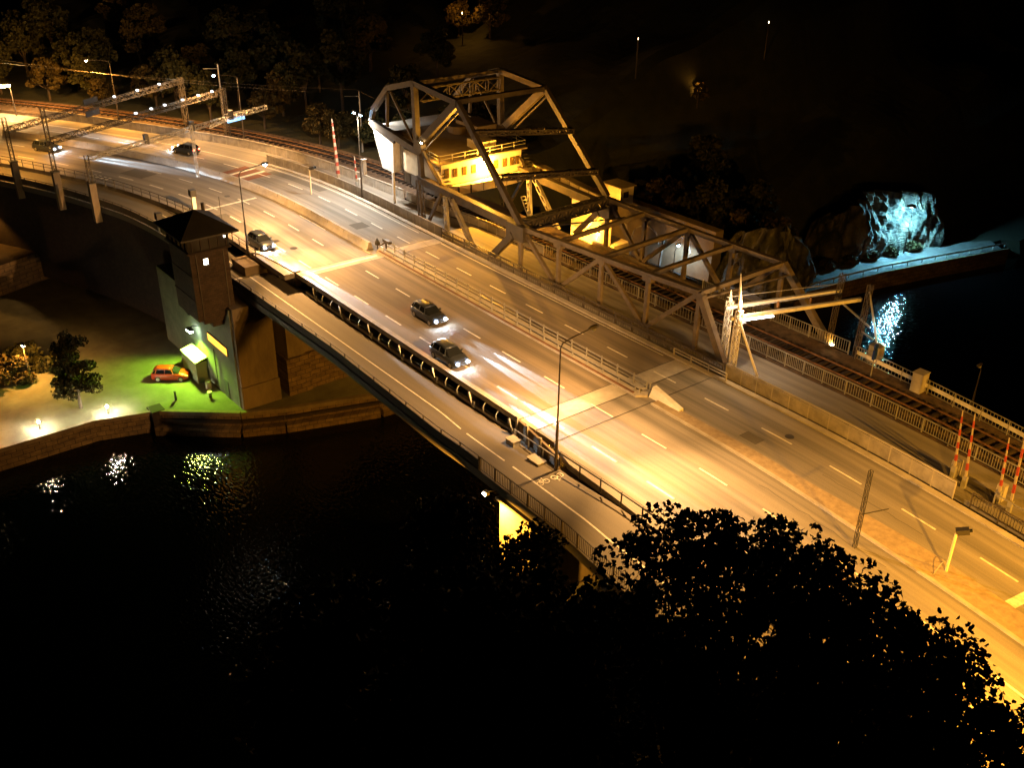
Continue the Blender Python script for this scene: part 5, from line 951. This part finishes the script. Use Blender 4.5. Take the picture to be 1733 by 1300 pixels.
'G':[(-27.2,15.8,10.9),(-29,12.1,12.4),(-24.6,10.4,9.2),(-27.4,10.7,9.9),(-26.4,10.7,13),(-27.2,14.7,10),(-29.7,12.8,8.7),(-30.7,14.4,10.6),(-29.8,13.2,9.6),(-24.2,12.9,8.6),(-25.5,14.2,9.5),(-26.6,10.4,9.7),(-26.6,15,12.7),(-29,11.7,8.8),(-29.2,11.8,11.2),(-25.2,14.2,12.3),(-23.9,11.3,10.9),(-27.9,11.8,6.8),(-29.7,14.5,11.7),(-24.8,13.9,9.3),(-26.6,15.5,13.1),(-29.5,14.1,10.5),(-27.7,14.4,12.9),(-25.7,10.3,11.3),(-26,10.1,12.1),(-26.7,10.8,11.8),(-25.7,10.9,11.6),(-26.7,12.5,8.4),(-26,12.8,6.8),(-26.2,13.5,13),(-26.6,14.6,12.2),(-27.1,13.4,9.7),(-23.6,10.6,10.3),(-24.3,12.2,11),(-26.7,10.3,7.3),(-23.4,12.6,10.2),(-27.6,10.5,7.7),(-26.3,12,11.6),(-26.3,12.5,10),(-25.9,13.3,12.7),(-28.3,12.3,13.4),(-26.2,13.5,11.7),(-29.2,15.3,12),(-28.5,13.9,10),(-28.5,13.3,10.1),(-26,13,5.8),(-26.5,10,12.1),(-25.4,13.5,12.8),(-25.6,13.5,8.1),(-29,16.1,11.6),(-24.6,12.5,9.2),(-27.7,12.5,12.7),(-28.5,17.2,10.3),(-27.1,11,7.7),(-27.6,15,12.1),(-26.6,12.5,6.8),(-26.1,11.7,11.4),(-26.9,14.6,9.5),(-24.6,11.6,8.2),(-27.2,12.4,12.5),(-26.8,13.7,9.5),(-24.2,13.1,11.6),(-26.6,13.4,13.4),(-25.2,13,7.1),(-27,10,7.6),(-24.2,13.8,10.4),(-23.5,12.6,8.5),(-26.9,13.6,14.6),(-26.7,13.1,7.6),(-28.4,12.6,7.5),(-25.7,11.5,9.2),(-27.8,15.7,12.1),(-26,14,8),(-25.5,14.2,7.6),(-28.8,10.8,7.5),(-28,11.8,11.8),(-27.6,15.5,8),(-25.9,12.3,11.7),(-27.6,10.5,11.8),(-27.1,11.5,9.4)],
'E':[(-31.3,26.1,9),(-30.6,26.2,7.9),(-32,25.2,7.3),(-30.9,26.1,7.3),(-31.5,25.9,6.5),(-32,26.5,7.7),(-31.9,25.9,8.8),(-32.3,27.4,8.6),(-31.3,27.1,7.7),(-31.4,25.5,6.2),(-32.6,25.5,7.5),(-31.3,25.3,8.3),(-31.8,26.9,7.8),(-30.1,25.6,7.1),(-30.3,27,9.2),(-31.7,24.8,6.5),(-31.5,26.1,7.6),(-31.9,27.6,8.3),(-31.4,25.3,7.3),(-30.9,26.8,6.9),(-31.6,24.9,7),(-31.3,24.4,6.3),(-31.7,25.3,8.8),(-31.4,27.9,7.4),(-29.9,24.9,7.3),(-31.4,27.1,8.1),(-31.5,26,7.1),(-30.4,24.2,7.1),(-31.9,26.4,9.1),(-30.3,26.5,8),(-31.3,24.2,7.8),(-31.8,24.9,7.8),(-31,25.6,6.5),(-30.8,25,7.2),(-32.3,25.2,6.6),(-30.9,24.2,6.8),(-31.6,26.5,7.8),(-32.2,26,7.9),(-31.4,26.1,8.7),(-31.6,27,8.7),(-30.5,26.5,7.6),(-31.7,25.2,8),(-30.8,26.8,8.9),(-31.5,25.3,7.7),(-30.2,25.5,7.5),(-31.8,24.8,7.6),(-30.7,26.6,7.8),(-32.6,25.6,8.1),(-31.1,26.6,8.9),(-31.5,27.6,7.3)],
'F':[(-36.1,25.2,6.6),(-36.4,24.4,5.8),(-35.4,23,5.6),(-35.8,25.6,6.3),(-36.5,25,4.8),(-36.4,23.3,5.8),(-37.2,23.8,7.9),(-36.3,26,6.9),(-36.6,24.8,6.1),(-36.5,22.4,5),(-37.4,24.6,7.3),(-35.8,24.4,4),(-36.4,22.8,8.3),(-37.4,23.4,5.9),(-34.7,24.3,5.1),(-34.8,23.9,6.9),(-37.6,24.9,6),(-37.1,25.4,7.7),(-37.3,26,7.8),(-34.6,24.3,6.2),(-35.8,25.4,8.1),(-35.7,25.4,4.5),(-37.8,23.3,4.8),(-36.8,23.9,6.4),(-35.9,22.9,7.9),(-36.7,24.6,4.4),(-37.2,23.5,4.4),(-36.2,24,4),(-38.1,25.7,7.6),(-36.2,24.7,7.2),(-36.6,24.7,7.8),(-36.2,23.3,8.2),(-35.3,24.5,8.2),(-35.4,22.5,5.3),(-37.3,24.2,8.3)],

}
def hz(x, y): return float(height(x, y))
def grounded(k): 
    cs = TR[k]; return hz(sum(c[0] for c in cs)/len(cs), sum(c[1] for c in cs)/len(cs))
tree_at('foreground_tree', 'large black tree crown in silhouette in front of the cycle path, centre one', TR['A'], grounded('A'), 300, .115, .62, LEAFD, 1, group='foreground trees')
tree_at('foreground_tree', 'large black tree crown in silhouette against the lower right road', TR['B'], grounded('B'), 300, .108, .58, LEAFD, 2, group='foreground trees')
tree_at('foreground_tree', 'lacy black tree crown in the bottom right corner with road glinting through', TR['C'], grounded('C'), 150, .10, .5, LEAFD, 3, group='foreground trees')
tree_at('foreground_tree', 'blackish tree mass below the lit pier at the bottom', TR['D'], grounded('D'), 260, .22, 1.1, LEAFK, 4, group='foreground trees')
tree_at('bank_tree', 'small tree overlapping the barred path railing beside the lit pier', TR['E'], grounded('E'), 60, .17, .6, LEAF, 5)
tree_at('bank_tree', 'dark tree to the left of the floodlit right pier', TR['F'], grounded('F'), 140, .22, .9, LEAF, 6)
tree_at('foreground_tree', 'added blackish tree mass hiding water reflections at the bottom, left of the others', TR['G'], grounded('G'), 220, .25, 1.3, LEAFK, 8, group='foreground trees')  # tree added to screen off lamp reflections in the water
def proto(seed, h, r, size, m, per=120, nc=26):
    rr = random.Random(seed); cs = []
    for _ in range(nc):
        a = rr.uniform(0, 6.28); q = rr.random()**.5*r; z = h*(.42+.55*rr.random()); q *= (1.15-abs(z/h-.62)*1.5)
        cs.append((q*math.cos(a), q*math.sin(a), z, r*rr.uniform(.25,.45)))
    t = bpy.data.objects.new('hillside_tree', None); C.objects.link(t)
    put('crown', leaf_mesh('crown', cs, r*.4, per, size, m, seed), t)
    tk = MB().tube([(0,0,-.8),(.1,0,h*.3),(0,.1,h*.75)], [.28,.2,.06], 7)
    for c in cs[:7]: tk.tube([(0,0,h*.3),(c[0]*.5,c[1]*.5,c[2]-.4),c[:3]], [.1,.07,.02], 5)
    part('trunk', tk, BARK, t); return t
protos = [proto(11,8,3.1,.42,LEAFY), proto(12,9.5,3.4,.42,LEAF), proto(13,7,2.8,.36,LEAFY), proto(14,10,3.2,.42,LEAF)]
used = set(); cnt = 0
desc = ['yellowish tree', 'dense green tree', 'low yellowish tree', 'tall green tree']
spots = []
rr = random.Random(21)
for row, (off, n0, x0, x1, jit) in enumerate(((2.5,10,-187,-136,1.0),(7.5,10,-190,-130,1.5),(13,10,-190,-124,2.0),(20,9,-188,-118,2.5))):
    for k in range(n0):
        x = x0+(x1-x0)*(k+.5)/n0+rr.uniform(-2, 2)
        o_ = {0:18.5+off+5*0,}.get(0)+(9 if True else 0)
        bx, by, _ = at(max(x, -203), 27.5+off)
        spots.append((bx+rr.uniform(-jit,jit), by+rr.uniform(-jit,jit), rr.choice((0,1,2,3)), rr.uniform(.75,1.15), row))
rows = ['lowest','second','third','topmost']
for i, (x, y, p, s, row) in enumerate(spots):
    o = protos[p] if p not in used else copy_tree(protos[p]); used.add(p)
    o.location = (x, y, hz(x, y)-.2); o.scale = (s, s, s*rr.uniform(.9,1.15)); o.rotation_euler.z = rr.uniform(0, 6.28)
    lab(o, '%s in the %s row of the upper-left slope, number %d from the left' % (desc[p].split()[-2]+' tree', rows[row], i % 10+1), 'tree', 'trees on the slope above the curve')
for x, y, p, s, l in ((-134.5,69.5,0,.75,'golden lit tree behind the parapet below the blue-white lamp'),(-131.5,71.0,2,.8,'golden lit tree beside the pale wire mast'),(-122.5,72.5,1,.75,'dark green tree behind the tall red and white boom'),(-118,74.5,3,.7,'dark green tree to the left of the counterweight'),(-113.5,74.5,1,.75,'dark tree right behind the twin-headed lamp'),(-126.5,80,3,.9,'dim tree beyond the wire mast'),(-109,79,1,.9,'dark tree behind the counterweight'),
    (-96,80,3,.55,'dim bushy tree under the lifting tower seen past the ladder'),(-91,81,1,.5,'dim low tree between the ladder and the yellow tower block'),(-92,99,0,1.0,'reddish-lit tree on top of the retaining wall, left one'),(-86.5,101,1,1.0,'reddish-lit tree on top of the retaining wall, middle one'),(-80.5,101,2,1.0,'reddish-lit tree on top of the retaining wall, right one'),(-94,108,3,1.0,'dim tree higher up behind the retaining wall'),(-85,109,3,1.0,'dim tree on the slope above the rock face'),(-77,104,0,.8,'dim tree growing on the rock face'),
    (-101.3,114.2,0,.42,'lone amber-lit tree on the dark slope at the upper right'),(-144.5,102,2,.8,'amber-lit tree at the very top edge of the picture'),(-138,103.5,0,.8,'second amber-lit tree at the top edge, slightly right'),(-120,55,1,.9,'black tree between the tower and the viaduct'),(-155,30,1,.8,'round black tree above the lit street at left'),(-30,81,2,.55,'sparse bush beyond the steel-banded railing at far right'),(-27,78,0,.5,'sparse bush near the railing at the right edge')):
    if x == -120: continue
    o = copy_tree(protos[p]); o.name = 'bank_tree' if s < .85 else 'hillside_tree'; gz_ = hz(x, y)
    if x == -155: gz_ = -14
    o.location = (x, y, gz_-.2); o.scale = (s,s,s); o.rotation_euler.z = rr.uniform(0, 6.28); lab(o, l, 'tree')
def small_lamp(x, y, z, l, pw, col=SOD, bs=.5):
    t = thing('distant_lamp', l, 'lamp', (x,y,z)); part('pole', MB().tube([(x,y,z),(x,y,z+6)], .1, 6), STEELD, t); part('bulb', MB().tube([(x,y,z+6),(x,y,z+6.3)], bs*.5, 8), E_DIM, t)
    if pw: light('lamp_light', t, (x,y,z+6.9), col, pw, size=.2)
small_lamp(-101.3,114.2,hz(-101.3,114.2)-4.0,'lamp buried in the leaves of the lone amber-lit tree on the dark slope',110,bs=.05)
small_lamp(-140,99.5,hz(-140,99.5)-1,'distant lamp lighting the trees at the top edge',260,bs=.1)
small_lamp(-101.6,128.7,hz(-101.6,128.7)-1,'tiny distant lamp high on the dark upper right',0,bs=.1)
small_lamp(-104.7,104.5,hz(-104.7,104.5)-1,'tiny dim lamp above the lifting tower in the dark',0,bs=.06)
small_lamp(-113.4,83.5,hz(-113.4,83.5)-1,'pinprick lamp seen through the lifting tower',0,bs=.1)
def bush(label, x, y, z, r, h, m, seed, n=14):
    rr2 = random.Random(seed); t = thing('bush', label, 'bush', (x,y,z)); cs = [(rr2.uniform(-r,r),rr2.uniform(-r,r),rr2.uniform(.2,h),rr2.uniform(.5,.9)) for _ in range(n)]
    put('foliage', leaf_mesh('foliage', cs, .6, 110, .26, m, seed), t); st = MB()
    for c in cs: st.tube([(c[0]*.3,c[1]*.3,0),c[:3]], [.04,.01], 4)
    part('stems', st, BARK, t)
bush('orange-lit bush at the foot of the low lamp on the left quay', -111.5,17.5,-14,1.6,2.6,LEAFY,31,18); bush('orange-lit bush at the left edge of the quay', -112.5,14.0,-14,1.7,1.8,LEAFY,32,16); bush('dim bush to the right of the low lamp on the quay', -111.5,21.5,-14,1.5,1.6,LEAF,33,14); bush('dark bush behind the orange-lit bushes on the quay', -115,19.5,-14,1.8,2.4,LEAF,34)
for k, (x, y, z) in enumerate(((-78.6,120,-13.8),(-77.6,124,-13.8),(-77.0,128,-13.8),(-76.2,131.5,-13.8),(-75.2,136.5,-13.8))):
    bush(('leftmost','second','middle','fourth','rightmost')[k]+' cyan-lit shrub at the foot of the far cliff', x, y, z, .7, .6, LEAFY, 40+k, 12)
cs = []
rr = random.Random(77)
for _ in range(46):
    a = rr.uniform(0,6.28); q = rr.random()**.5*2.3; z = rr.uniform(2.2,8.2); cs.append((-101.3+q*math.cos(a)*(1.1-.07*z), 21.8+q*math.sin(a)*(1.1-.07*z), -14+z, .75))
tree_at('quay_tree', 'dark-leaved tree standing on the quay between the low lamp and the red car', cs, -14, 110, .22, .75, LEAF, 78, trunk_r=.16)
bush('black round bush on the lit street at left', -151,32.5,-10,2.4,3.5,LEAFD,90,22)
for s_ in ():
    pass
